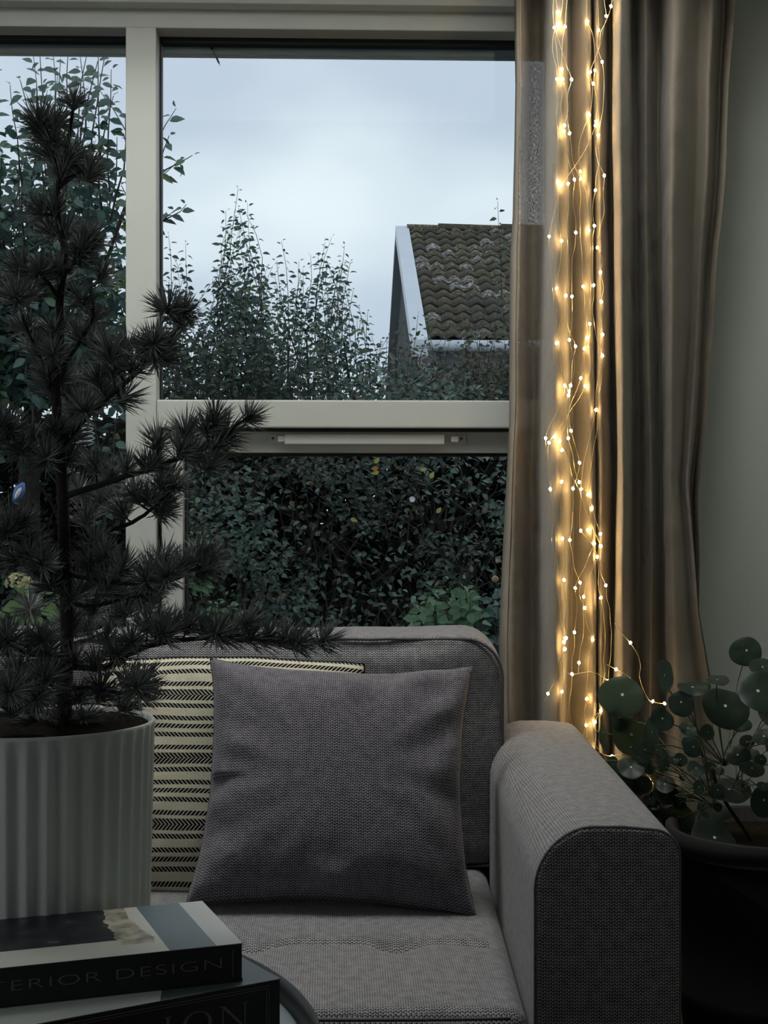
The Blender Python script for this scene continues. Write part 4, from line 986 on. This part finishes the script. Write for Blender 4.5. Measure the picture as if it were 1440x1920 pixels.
dark_w = plain('dark_gable_boards', (0.030, 0.038, 0.040), 0.8, 0.3, 5)
gm = MB(); gx = hx0 - 0.06
wallm = plain('house_render', (0.42, 0.45, 0.48), 0.8, 0.08, 2)
v = [(gx, YE + 0.5, -0.2), (gx, yrear - 0.5, -0.2), (gx, yrear - 0.5, zE), (gx, YR, zR - 0.12), (gx, YE + 0.5, zE + 0.1)]; v += [(a + 0.12, b_, c_) for a, b_, c_ in v]
obj('gable_wall', v, [(0, 1, 2, 3, 4), (9, 8, 7, 6, 5), (0, 5, 6, 1), (1, 6, 7, 2), (2, 7, 8, 3), (3, 8, 9, 4), (4, 9, 5, 0)], dark_w, house)
box('front_wall', hx0 + 0.07, hx1 - .1, YE + 0.5, YE + 0.62, -0.2, zE + 0.08, wallm, house)
box('corner_post', hx0 - 0.07, hx0 + 0.12, YE + 0.44, YE + 0.52, -0.2, zE + 0.1, vm, house)
tube('gutter', [(hx0 - 0.1, YE - 0.06, zE - 0.06), (hx1, YE - 0.06, zE - 0.06)], 0.06, vm, house, 10)
for wx in (hx0 + 0.9, hx0 + 2.6):
    fr_ = box('window', wx - 0.02, wx + 0.95, YE + 0.46, YE + 0.52, zE - 0.85, zE - 0.18, vm, house, bev=0.01)
    box('pane', wx + 0.04, wx + 0.89, YE + 0.452, YE + 0.459, zE - 0.79, zE - 0.24, plain('dark_glass', (0.06, 0.08, 0.10), 0.1, 0.1), fr_)

# ------------------------------------------------------------------ foliage
def leaf_template(fold=0.10, curl=-0.10):
    v = np.array([(0, 0, 0), (0.24, 0.22, fold), (0.31, 0.50, fold), (0.0, 0.55, 0.0), (0.17, 0.80, fold * .5 + curl * .4), (0, 1.05, curl), (-0.17, 0.80, fold * .5 + curl * .4), (-0.31, 0.50, fold), (-0.24, 0.22, fold)], dtype=np.float32)
    f = [(0, 1, 2, 3), (3, 2, 4, 5), (0, 3, 7, 8), (3, 5, 6, 7)]
    return v, f
LVT, LFT = leaf_template()
LFT = np.array(LFT, dtype=np.int32)
def frames(dirs, nrms):
    d = dirs / (np.linalg.norm(dirs, axis=1, keepdims=True) + 1e-9)
    n_ = nrms - (nrms * d).sum(1, keepdims=True) * d; n_ /= (np.linalg.norm(n_, axis=1, keepdims=True) + 1e-9)
    x_ = np.cross(d, n_); return np.stack([x_, d, n_], axis=2)          # columns x,y,z
def leaf_mass(name, pos, dirs, nrms, size, mat, parent, asp=1.0):
    R = frames(dirs, nrms); n_ = len(pos); T = LVT.copy(); T[:, 0] *= asp
    v = np.einsum('nij,kj->nki', R, T) * size[:, None, None] + pos[:, None, :]
    o0 = np.array(wloc(parent) if parent else (0, 0, 0)); v = (v - o0).reshape(-1, 3).astype(np.float32)
    k = len(LVT); fi = (LFT[None] + (np.arange(n_) * k)[:, None, None]).reshape(-1, 4)
    me = bpy.data.meshes.new(name); me.vertices.add(len(v)); me.vertices.foreach_set('co', v.ravel())
    me.loops.add(fi.size); me.loops.foreach_set('vertex_index', fi.ravel().astype(np.int32))
    me.polygons.add(len(fi)); me.polygons.foreach_set('loop_start', np.arange(0, fi.size, 4, dtype=np.int32))
    me.polygons.foreach_set('use_smooth', np.ones(len(fi), dtype=bool))
    me.materials.append(mat); me.update(calc_edges=True); me.validate()
    o = bpy.data.objects.new(name, me); COL.objects.link(o); o.parent = parent; o['kind'] = 'stuff'
    return o
leaf_cache = {}
def leaf_objs(pos, dirs, nrms, size, mat, parent, asp=1.0, nm='leaf'):
    key = (mat.name, asp)
    if key not in leaf_cache:
        T = LVT.copy(); T[:, 0] *= asp; leaf_cache[key] = setmesh('leaf', T, [tuple(q) for q in LFT], mat, True)
    R = frames(dirs, nrms); o0 = wloc(parent)
    for i in range(len(pos)):
        o = bpy.data.objects.new(nm, leaf_cache[key]); COL.objects.link(o); o.parent = parent
        mtx = Matrix([[float(R[i][a][b_]) * float(size[i]) for b_ in range(3)] for a in range(3)]).to_4x4(); mtx.translation = Vector([float(q) for q in pos[i]]) - o0; o.matrix_local = mtx
rf = np.random.default_rng(21)
def shoot(base, tip, spacing, size, out, stems, rad=0.0022, lean=0.03, lw=0.5):
    """stem from base to tip with alternate drooping leaves; appends to out"""
    base, tip = Vector(base), Vector(tip); L = (tip - base).length; k = max(4, int(L / 0.1))
    off = Vector((rf.normal() * lean, rf.normal() * lean, 0)); pts = []
    for i in range(k + 1):
        t = i / k; pts.append(base.lerp(tip, t) + off * math.sin(PI * t) + Vector((rf.normal() * 0.004, rf.normal() * 0.004, 0)))
    stems.append((pts, rad)); nl = int(L / spacing); a = rf.uniform(0, 6)
    for i in range(nl + 1):
        t = i / max(1, nl); q = t * k; i0 = min(int(q), k - 1); p = pts[i0].lerp(pts[i0 + 1], q - i0)
        a += 2.4 + rf.normal() * 0.3
        s = size * rf.uniform(0.75, 1.2) * (1.0 if t < 0.85 else 1.0 - 0.45 * (t - 0.85) / 0.15)
        up = 0.45 if t > 0.95 else rf.normal() * 0.30 - 0.22
        d = Vector((math.cos(a), 0.6 * math.sin(a), up)); d.normalize()
        out.append((p + d * 0.008, d, Vector((rf.normal() * .6 - d.x * 0.3, rf.normal() * .4 - 0.9, 0.75)), s))
def emit(par, out, mat, n_obj=300, asp=1.0):
    out.sort(key=lambda q: -q[0].z)
    A = lambda i, s: np.array([tuple(q[i]) for q in s], dtype=np.float64)
    top, rest = out[:n_obj], out[n_obj:]
    if top: leaf_objs(A(0, top), A(1, top), A(2, top), np.array([q[3] for q in top]), mat, par, asp)
    if rest: leaf_mass('foliage', A(0, rest), A(1, rest), A(2, rest), np.array([q[3] for q in rest]), mat, par, asp)
def emit_stems(par, stems):
    mb = MB()
    for pts, r_ in stems:
        v, f = tube_vf(pts, [r_ * (1.3 - 0.9 * i / (len(pts) - 1)) for i in range(len(pts))], 4); mb.add(v, f)
    o = mb.build('twigs', M['twigwood'], par); o['kind'] = 'stuff'; return o
def volume_leaves(n_, fn, size, out_d=None, droop=0.25):
    """fn(n)-> positions; random orientation leaning outwards to the camera side"""
    pos = fn(n_); a = rf.uniform(0, 2 * PI, len(pos)); d = np.stack([np.cos(a), -np.abs(np.sin(a)) * 0.7 + 0.2, rf.normal(-droop, 0.5, len(pos))], 1)
    nn = np.stack([rf.normal(0, .5, len(pos)), rf.normal(-0.5, .45, len(pos)), np.full(len(pos), 0.75)], 1)
    return pos, d, nn, rf.uniform(0.7, 1.25, len(pos)) * size
def body(par, env, px0, px1, Yd, n_, size, mat, fall=170):
    def g_(n2):
        px = rf.uniform(px0, px1, n2); top = np.interp(px, [e[0] for e in env], [e[1] for e in env]); py = rf.uniform(0, 1, n2) * (800 - top) + top
        keep = rf.uniform(0, 1, n2) < np.clip((py - top - 95) / fall, 0, 1) ** 1.3; px, py = px[keep], py[keep]
        Y = Yd + rf.uniform(-.3, .4, len(px)); c = (px - 720) / F; t = Y / (c * sy_ + cy_)
        return np.stack([c * t * cy_ - t * sy_, c * t * sy_ + t * cy_, H - (py - 960) / F * t], 1)
    pos, d, nn, s = volume_leaves(n_, g_, size); leaf_mass('inner_foliage', pos, d, nn, s, mat, par)
def pts_shrub(env, px0, px1, Yd, n_sh, spacing, size, base_drop=(120, 420), depth=0.5, power=1.4, out=None, stems=None, zmin=None):
    for _ in range(n_sh):
        px = rf.uniform(px0, px1); top = float(np.interp(px, [e[0] for e in env], [e[1] for e in env]))
        py = top + 210 * rf.uniform(0, 1) ** power
        Y = Yd + rf.uniform(-depth, depth); L = rf.uniform(*base_drop)
        shoot(P(px + rf.normal() * 48, py + L, Y), P(px, py, Y), spacing, size, out, stems)

# hedge behind everything in the lower window
hedge = thing('hedge', 'dark broad-leaved hedge filling the view below the window transom', 'hedge', (-0.2, 6.9, -0.15))
def hedge_pts(n_):
    x = rf.uniform(-3.6, 2.9, n_); top = 1.62 + 0.12 * np.sin(x * 2.3 + 1) + 0.08 * np.sin(x * 5.1) + rf.normal(0, .06, n_)
    z = -0.12 + rf.uniform(0, 1, n_) ** 0.9 * (top + 0.12)
    bump = 0.42 * np.sin(x * 3.1 + z * 2.0) * np.sin(z * 4.3 + x * 1.3 + 1.0) + 0.24 * np.sin(x * 9.0 + 2) * np.sin(z * 8.0 + x * 3)
    y = 6.35 + bump + rf.exponential(0.24, n_)
    c = np.sin(x * 4.3 + 1) * np.sin(z * 5.1 + x * 2) + 0.6 * np.sin(x * 11) * np.sin(z * 10 + 2)
    keep = (c > -0.12) | (rf.uniform(0, 1, n_) < 0.3)
    return np.stack([x, y, z], 1)[keep]
pos, d, nn, s = volume_leaves(64000, hedge_pts, 0.030)
P0 = np.array([0, 0, H]); 
ordr = np.argsort(pos[:, 1] + 8 * (np.abs(pos[:, 0] + 0.1) > 1.4) + 3 * (pos[:, 2] < 0.75)); top = ordr[:290]; rest = ordr[290:]
leaf_objs(pos[top], d[top], nn[top], s[top], M['hedge'], hedge); leaf_mass('foliage', pos[rest], d[rest], nn[rest], s[rest], M['hedge'], hedge)
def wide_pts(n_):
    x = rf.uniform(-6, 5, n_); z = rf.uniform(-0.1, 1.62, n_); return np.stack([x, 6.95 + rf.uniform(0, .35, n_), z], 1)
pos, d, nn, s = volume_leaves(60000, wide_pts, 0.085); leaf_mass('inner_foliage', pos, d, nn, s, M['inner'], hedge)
st = []
for k in range(420):
    x = rf.uniform(-2.2, 1.6); z = rf.uniform(-.1, 1.3); y = 6.45 + rf.uniform(-.15, .25); pts = [Vector((x, y, z))]; dv = Vector((rf.normal() * .5, rf.normal() * .25, 1)).normalized()
    for i in range(6): dv = (dv + Vector((rf.normal() * .25, rf.normal() * .12, rf.normal() * .15))).normalized(); pts.append(pts[-1] + dv * rf.uniform(.05, .11))
    st.append((pts, rf.uniform(.0012, .004)))
for k in range(30):
    x = rf.uniform(-3, 2.3); pts = [Vector((x + rf.normal() * .03 * i, 6.8 + rf.normal() * .02, -0.15 + i * 0.25)) for i in range(7)]; st.append((pts, 0.014))
emit_stems(hedge, st)
accent = [((710, 877), (0.55, 0.20, 0.07)), ((711, 884), (0.45, 0.38, 0.08)), ((787, 880), (0.42, 0.44, 0.12)), ((806, 897), (0.48, 0.42, 0.10)), ((818, 962), (0.36, 0.34, 0.10)), ((657, 972), (0.40, 0.36, 0.08)), ((702, 869), (0.40, 0.36, 0.07))]
for (q, c_) in accent:
    mm = plain('turning_leaf', c_, 0.5, 0.1); w = P(q[0], q[1], 5.95)
    T = [Vector((float(a), float(b_), float(c2))) for a, b_, c2 in LVT]; e = Matrix.Rotation(rf.uniform(0, 6), 3, 'Y')
    o = obj('leaf', [w + e @ Vector((t_.x, -t_.z, t_.y)) * 0.030 for t_ in T], [tuple(int(i) for i in g_) for g_ in LFT], mm, hedge, True); o['label'] = 'yellow to orange turning leaf'
# white blossom in the hedge
mbf = MB(); w = P(773, 936, 5.9)
for k in range(5):
    a = 2 * PI * k / 5; c_ = Vector((math.cos(a), -0.2, math.sin(a))); s_ = Vector((-math.sin(a), 0, math.cos(a)))
    mbf.add([w, w + c_ * .009 + s_ * .0065, w + c_ * .012, w + c_ * .009 - s_ * .0065], [(0, 1, 2, 3)])
o = mbf.build('blossom', plain('white_petal', (0.8, 0.8, 0.78), 0.6), hedge, True); o['label'] = 'small white blossom'

# upright shrubs above the hedge
ENV1 = [(290, 470), (318, 440), (342, 452), (365, 545), (395, 520), (425, 400), (447, 350), (466, 400), (480, 480), (520, 470)]
ENV2 = [(460, 500), (500, 490), (528, 452), (548, 500), (585, 480), (612, 442), (632, 445), (655, 480), (668, 570), (700, 590), (735, 575)]
s1 = thing('tall_shrub', 'shrub with tall leafy shoots against the sky just right of the white post', 'shrub', P(400, 1190, 7.0)); s1.location.z = -0.15
out, stems = [], []
for (tx, ty, bx, by) in ((447, 352, 405, 640), (425, 395, 400, 640), (463, 380, 440, 620), (318, 440, 325, 620), (345, 455, 342, 620), (405, 500, 395, 680), (480, 470, 455, 650), (500, 500, 480, 660)):
    shoot(P(bx, by, 6.9), P(tx, ty, 6.9), 0.018, 0.034, out, stems, lean=0.02)
pts_shrub(ENV1, 285, 520, 6.95, 118, 0.022, 0.034, (120, 330), 0.4, 0.7, out, stems)
body(s1, ENV1, 280, 530, 7.0, 5600, 0.033, M['shoot'])
emit(s1, out, M['shoot'], 300, 0.85); emit_stems(s1, stems + [([Vector((P(420, 900, 6.95).x + k * 0.05, 6.95, -0.15)), P(360 + k * 40, 760, 6.95), P(350 + k * 30, 640, 6.95)], 0.012) for k in range(4)])
s2 = thing('tall_shrub', 'shrub with several leafy tips in the middle of the upper pane left of the house', 'shrub', P(600, 1190, 7.2)); s2.location.z = -0.15
out, stems = [], []
for (tx, ty, bx, by) in ((530, 452, 545, 640), (622, 445, 590, 640), (608, 455, 590, 620), (645, 460, 625, 640), (655, 490, 640, 660), (580, 478, 560, 650), (690, 585, 680, 720), (560, 490, 550, 640)):
    shoot(P(bx, by, 7.1), P(tx, ty, 7.1), 0.018, 0.032, out, stems, lean=0.02)
pts_shrub(ENV2, 470, 735, 7.1, 104, 0.022, 0.033, (110, 300), 0.4, 0.75, out, stems)
body(s2, ENV2, 460, 740, 7.15, 3900, 0.031, M['shoot'], 230)
emit(s2, out, M['shoot'], 300, 0.85); emit_stems(s2, stems + [([Vector((P(600, 900, 7.1).x + k * 0.05, 7.1, -0.15)), P(540 + k * 40, 760, 7.1), P(540 + k * 35, 640, 7.1)], 0.012) for k in range(4)])
# reddish climber in front of the house
ENV3 = [(735, 600), (760, 570), (790, 590), (830, 570), (870, 555), (900, 570), (940, 520), (1000, 560), (1100, 560)]
s3 = thing('climber_shrub', 'autumn-tinted bush partly covering the roof of the neighbouring house', 'shrub', P(880, 1190, 7.4)); s3.location.z = -0.15
out, stems = [], []
shoot(P(942, 560, 7.3), P(935, 378, 7.3), 0.026, 0.042, out, stems, lean=0.02)
pts_shrub(ENV3, 735, 1080, 7.3, 185, 0.022, 0.029, (110, 260), 0.4, 0.9, out, stems)
body(s3, ENV3, 735, 1080, 7.35, 11000, 0.029, M['vine'], 120)
emit(s3, out, M['vine']); emit_stems(s3, stems + [([Vector((P(880, 900, 7.3).x + k * 0.15, 7.3, -0.15)), P(820 + k * 60, 780, 7.3), P(810 + k * 65, 680, 7.3)], 0.012) for k in range(4)])
# leafy tree on the left
tr_ = thing('leafy_tree', 'dense green tree behind the pine seen through the left pane', 'tree', P(40, 1190, 6.3)); tr_.location.z = -0.15
out, stems = [], []
ENV4 = [(-400, 60), (-60, 60), (0, 120), (40, 100), (200, 95), (225, 190), (250, 300), (300, 420)]
for (tx, ty, bx, by) in ((333, 203, 262, 330), (318, 255, 265, 360), (362, 292, 260, 350), (340, 300, 255, 380), (352, 384, 250, 430), (330, 395, 250, 450), (200, 100, 170, 400), (130, 95, 120, 400), (160, 105, 150, 350), (60, 105, 80, 400), (20, 160, 40, 400), (215, 180, 190, 400), (100, 98, 110, 330), (232, 215, 205, 420), (185, 100, 190, 330), (150, 98, 140, 330), (75, 100, 95, 320), (40, 150, 60, 350), (210, 130, 205, 360), (228, 250, 215, 440), (-20, 110, 0, 340), (115, 110, 130, 380)):
    shoot(P(bx, by, 6.1), P(tx, ty, 6.1), 0.030, 0.055, out, stems, 0.004, 0.02)
for _ in range(150):
    px = rf.uniform(-380, 236); top = float(np.interp(px, [e[0] for e in ENV4], [e[1] for e in ENV4])); py = top + 520 * rf.uniform(0, 1) ** 0.8; Y = 6.2 + rf.uniform(-.4, .6)
    shoot(P(px + rf.normal() * 40, py + rf.uniform(150, 380), Y), P(px, py, Y), 0.034, 0.052, out, stems, 0.004)
emit(tr_, out, M['tree'])
def crown(n_):
    px = rf.uniform(-430, 262, n_); py = rf.uniform(250, 760, n_); keep = rf.uniform(0, 1, n_) < np.clip((py - 230) / 420 - np.clip((px - 150) / 140, 0, 1) * 0.5, 0.02, 1)
    px, py = px[keep], py[keep]; Y = 6.3 + rf.uniform(-.3, .7, len(px)); c = (px - 720) / F; t = Y / (c * sy_ + cy_)
    return np.stack([c * t * cy_ - t * sy_, c * t * sy_ + t * cy_, H - (py - 960) / F * t], 1)
pos, d, nn, s = volume_leaves(15000, crown, 0.055); leaf_mass('crown_foliage', pos, d, nn, s, M['tree'], tr_)
tb = P(60, 1190, 6.4); tb.z = -0.15
tube('trunk', catmull([tb, P(55, 900, 6.4), P(70, 700, 6.4), P(90, 480, 6.4)], 5), [0.06 - 0.0028 * k for k in range(16)], M['twigwood'], tr_, 9)
emit_stems(tr_, stems + [([P(60 + 0 * k, 760 - 20 * k, 6.4), P(60 + (k - 3) * 45, 560 - 10 * k, 6.35), P(60 + (k - 3) * 60, 380, 6.3)], 0.013) for k in range(7)])
# small light shrubs low in the garden
def bushlet(name, label, px, py, Yd, wpx, hpx, n_, size, mat, cat='shrub'):
    c = P(px, py, Yd); t = thing(name, label, cat, (c.x, c.y, -0.15)); out, stems = [], []
    for _ in range(n_):
        a = rf.uniform(-1, 1); top = py + hpx * (a * a * 0.6 + rf.uniform(0, .5)); X = px + a * wpx
        shoot(P(px + a * wpx * 0.6, top + 90, Yd), P(X, top, Yd + rf.uniform(-.12, .12)), size * 0.42, size, out, stems, 0.0018, 0.015)
    emit(t, out, mat, 300, 1.1)
    root = Vector((c.x, c.y, -0.15)); stems += [([root, root.lerp(P(px + (k - 2) * wpx * .3, py + hpx + 60, Yd), .9)], 0.005) for k in range(5)]
    emit_stems(t, stems); return t
bushlet('young_shrub', 'small pale green shrub low behind the sofa back at the right', 838, 1072, 5.2, 62, 110, 26, 0.040, M['pale'])
bushlet('young_shrub', 'teal green bush beside the curtain edge behind the sofa corner', 925, 1110, 5.3, 45, 70, 20, 0.055, M['tree'])
bushlet('young_shrub', 'small light green shrub behind the long lowest pine branch', 425, 1110, 5.2, 45, 80, 16, 0.038, M['pale'])
bushlet('young_shrub', 'fresh green twig tuft beside the sash stile', 365, 975, 5.3, 22, 60, 8, 0.036, M['pale'])
# rose by the curtain
rs = thing('rose_bush', 'thin rose stem with pale pink blooms at the curtain edge', 'shrub', P(932, 1190, 4.9)); rs.location.z = -0.15
out, stems = [], []; shoot(Vector((rs.location.x, 4.9, -0.15)), P(934, 1050, 4.9), 0.045, 0.035, out, stems, .002, .01); emit(rs, out, M['tree']); emit_stems(rs, stems)
for (a, c_, r_) in ((929, 1086, 0.0135), (933, 1053, 0.008)):
    mb = MB(); w = P(a, c_, 4.88)
    for k in range(16):
        an = k * 2.4; tl = 0.25 + 0.08 * k; dv = Vector((math.cos(an) * math.sin(tl), -math.cos(tl) * .8, math.sin(an) * math.sin(tl))).normalized(); s_ = dv.cross(Vector((0, 0, 1))).normalized(); u_ = s_.cross(dv)
        q = w + dv * r_ * 0.5; h_ = r_ * 0.62; mb.add([q - s_ * h_, q - u_ * h_, q + s_ * h_ + dv * h_ * .4, q + u_ * h_ + dv * h_ * .4], [(0, 1, 2, 3)])
    mb.build('bloom', M['rose'], rs, True)
# hydrangea at lower left
hy = thing('hydrangea', 'hydrangea with a cream flower head and big lime leaves at the lower left', 'shrub', P(50, 1190, 4.9)); hy.location.z = -0.15
mb = MB(); c = P(35, 1094, 4.8); rr_ = random.Random(4)
for k in range(150):
    a = rr_.uniform(0, 2 * PI); ct = rr_.uniform(-.3, 1); stt = math.sqrt(1 - ct * ct); dv = Vector((stt * math.cos(a), stt * math.sin(a), ct)); q = c + Vector((dv.x * 0.042, dv.y * 0.035, dv.z * 0.034))
    s_ = dv.cross(Vector((0.1, 0.3, 1))).normalized(); u_ = s_.cross(dv); h_ = rr_.uniform(.004, .007)
    for z_ in range(4):
        an = z_ * PI / 2 + a; e = s_ * math.cos(an) + u_ * math.sin(an); g_ = dv.cross(e); mb.add([q, q + e * h_ * .6 + g_ * h_ * .5 + dv * .002, q + e * h_ * 1.1 + dv * .002, q + e * h_ * .6 - g_ * h_ * .5 + dv * .002], [(0, 1, 2, 3)])
fh = mb.build('flower_head', M['petal'], hy, True); fh['kind'] = 'stuff'
hl = [(70, 1112, 0.075, -.9, .3), (50, 1125, 0.07, -.5, -.5), (78, 1135, 0.07, .7, -.4), (60, 1150, 0.065, .3, -.8), (40, 1135, .06, -.9, -.2), (84, 1108, .06, .8, .2), (104, 1118, .05, .9, .1), (10, 1150, .065, -.7, -.4), (44, 1070, .045, .1, 1), (30, 1155, .06, .2, -.9), (90, 1150, .055, .9, -.5), (5, 1175, .06, -.6, .1), (70, 1165, .06, .4, -.6)]
leaf_objs(np.array([tuple(P(a, c_, 4.85 + .02 * (i % 3))) for i, (a, c_, _, _, _) in enumerate(hl)]), np.array([(dx, -.35, dz) for _, _, _, dx, dz in hl]), np.array([(.1, -.8, .6)] * len(hl)), np.array([q[2] for q in hl]), M['lime'], hy, 1.35)
tube('stem', catmull([hy.location.copy(), P(52, 1150, 4.9), P(36, 1100, 4.84)], 5), 0.004, M['petiole'], hy, 6)
for q in hl[:9]: tube('stem', [P(52, 1175, 4.9), P(q[0], q[1], 4.86)], 0.002, M['petiole'], hy, 5)
# hanging white wire spiral and the blue ornament
sp0 = P(157, 790, 5.4); pts = []
for k in range(150):
    t = k / 149; a = t * 2 * PI * 5.5; r_ = 0.008 + 0.036 * math.sin(PI * min(1, t * 0.62 + 0.05)); pts.append(Vector((sp0.x - 0.008 * t, sp0.y, sp0.z - 0.088 * t)) + Vector((r_ * math.cos(a), r_ * math.sin(a), 0.006 * math.cos(a + .5))))
spi = thing('wire_spiral', 'white wire spiral ornament hanging behind the pine trunk outside', 'ornament', (sp0.x, sp0.y, sp0.z - 0.09))
tube('coil', pts, 0.0017, wm, spi, 5); tube('hanging_cord', [sp0 + Vector((0, 0, 0.004)), P(150, 600, 5.7), P(140, 420, 5.9)], 0.0007, M['dark_metal'], spi, 4)
bl = thing('garden_ornament', 'small blue and white ornament on a stake seen at the left edge', 'ornament', P(35, 1190, 5.3)); bl.location.z = -0.15
blue = plain('blue_glaze', (0.09, 0.16, 0.42), 0.3, 0.2, 30); w = P(36, 922, 5.3)
v, f = lathe_vf([(0.001, -0.045), (0.008, -0.04), (0.016, -0.02), (0.02, 0.0), (0.018, 0.015), (0.01, 0.028), (0.006, 0.034), (0.001, 0.036)], 18, (0, 0, 0))
v = [w + (Matrix.Rotation(0.45, 3, 'Y') @ q) for q in v]; obj('body', v, f, blue, bl, True)
for k, (dx, dz) in enumerate(((0.0, -0.004),)):
    v, f = lathe_vf([(0.001, -0.026), (0.006, -0.016), (0.0085, 0.0), (0.006, 0.014), (0.001, 0.022)], 12, (0, 0, 0)); v = [w + Vector((dx, -0.016, dz)) + (Matrix.Rotation(0.5, 3, 'Y') @ q) for q in v]; obj('white_patch', v, f, wm, bl, True)
tube('stake', [bl.location.copy(), w - Vector((0, 0, 0.03))], 0.003, M['twigwood'], bl, 6)
print('tris', sum(len(m_.polygons) for m_ in bpy.data.meshes))
for o in list(COL.objects):
    if o.parent is None and 'category' in o:
        g_ = {'cushion': 'cushions on the sofa', 'book': 'books stacked on the coffee table', 'tall_shrub': 'tall shrubs above the hedge', 'young_shrub': 'young shrubs in front of the hedge'}.get(o.name.split('.')[0])
        if g_: o['group'] = g_
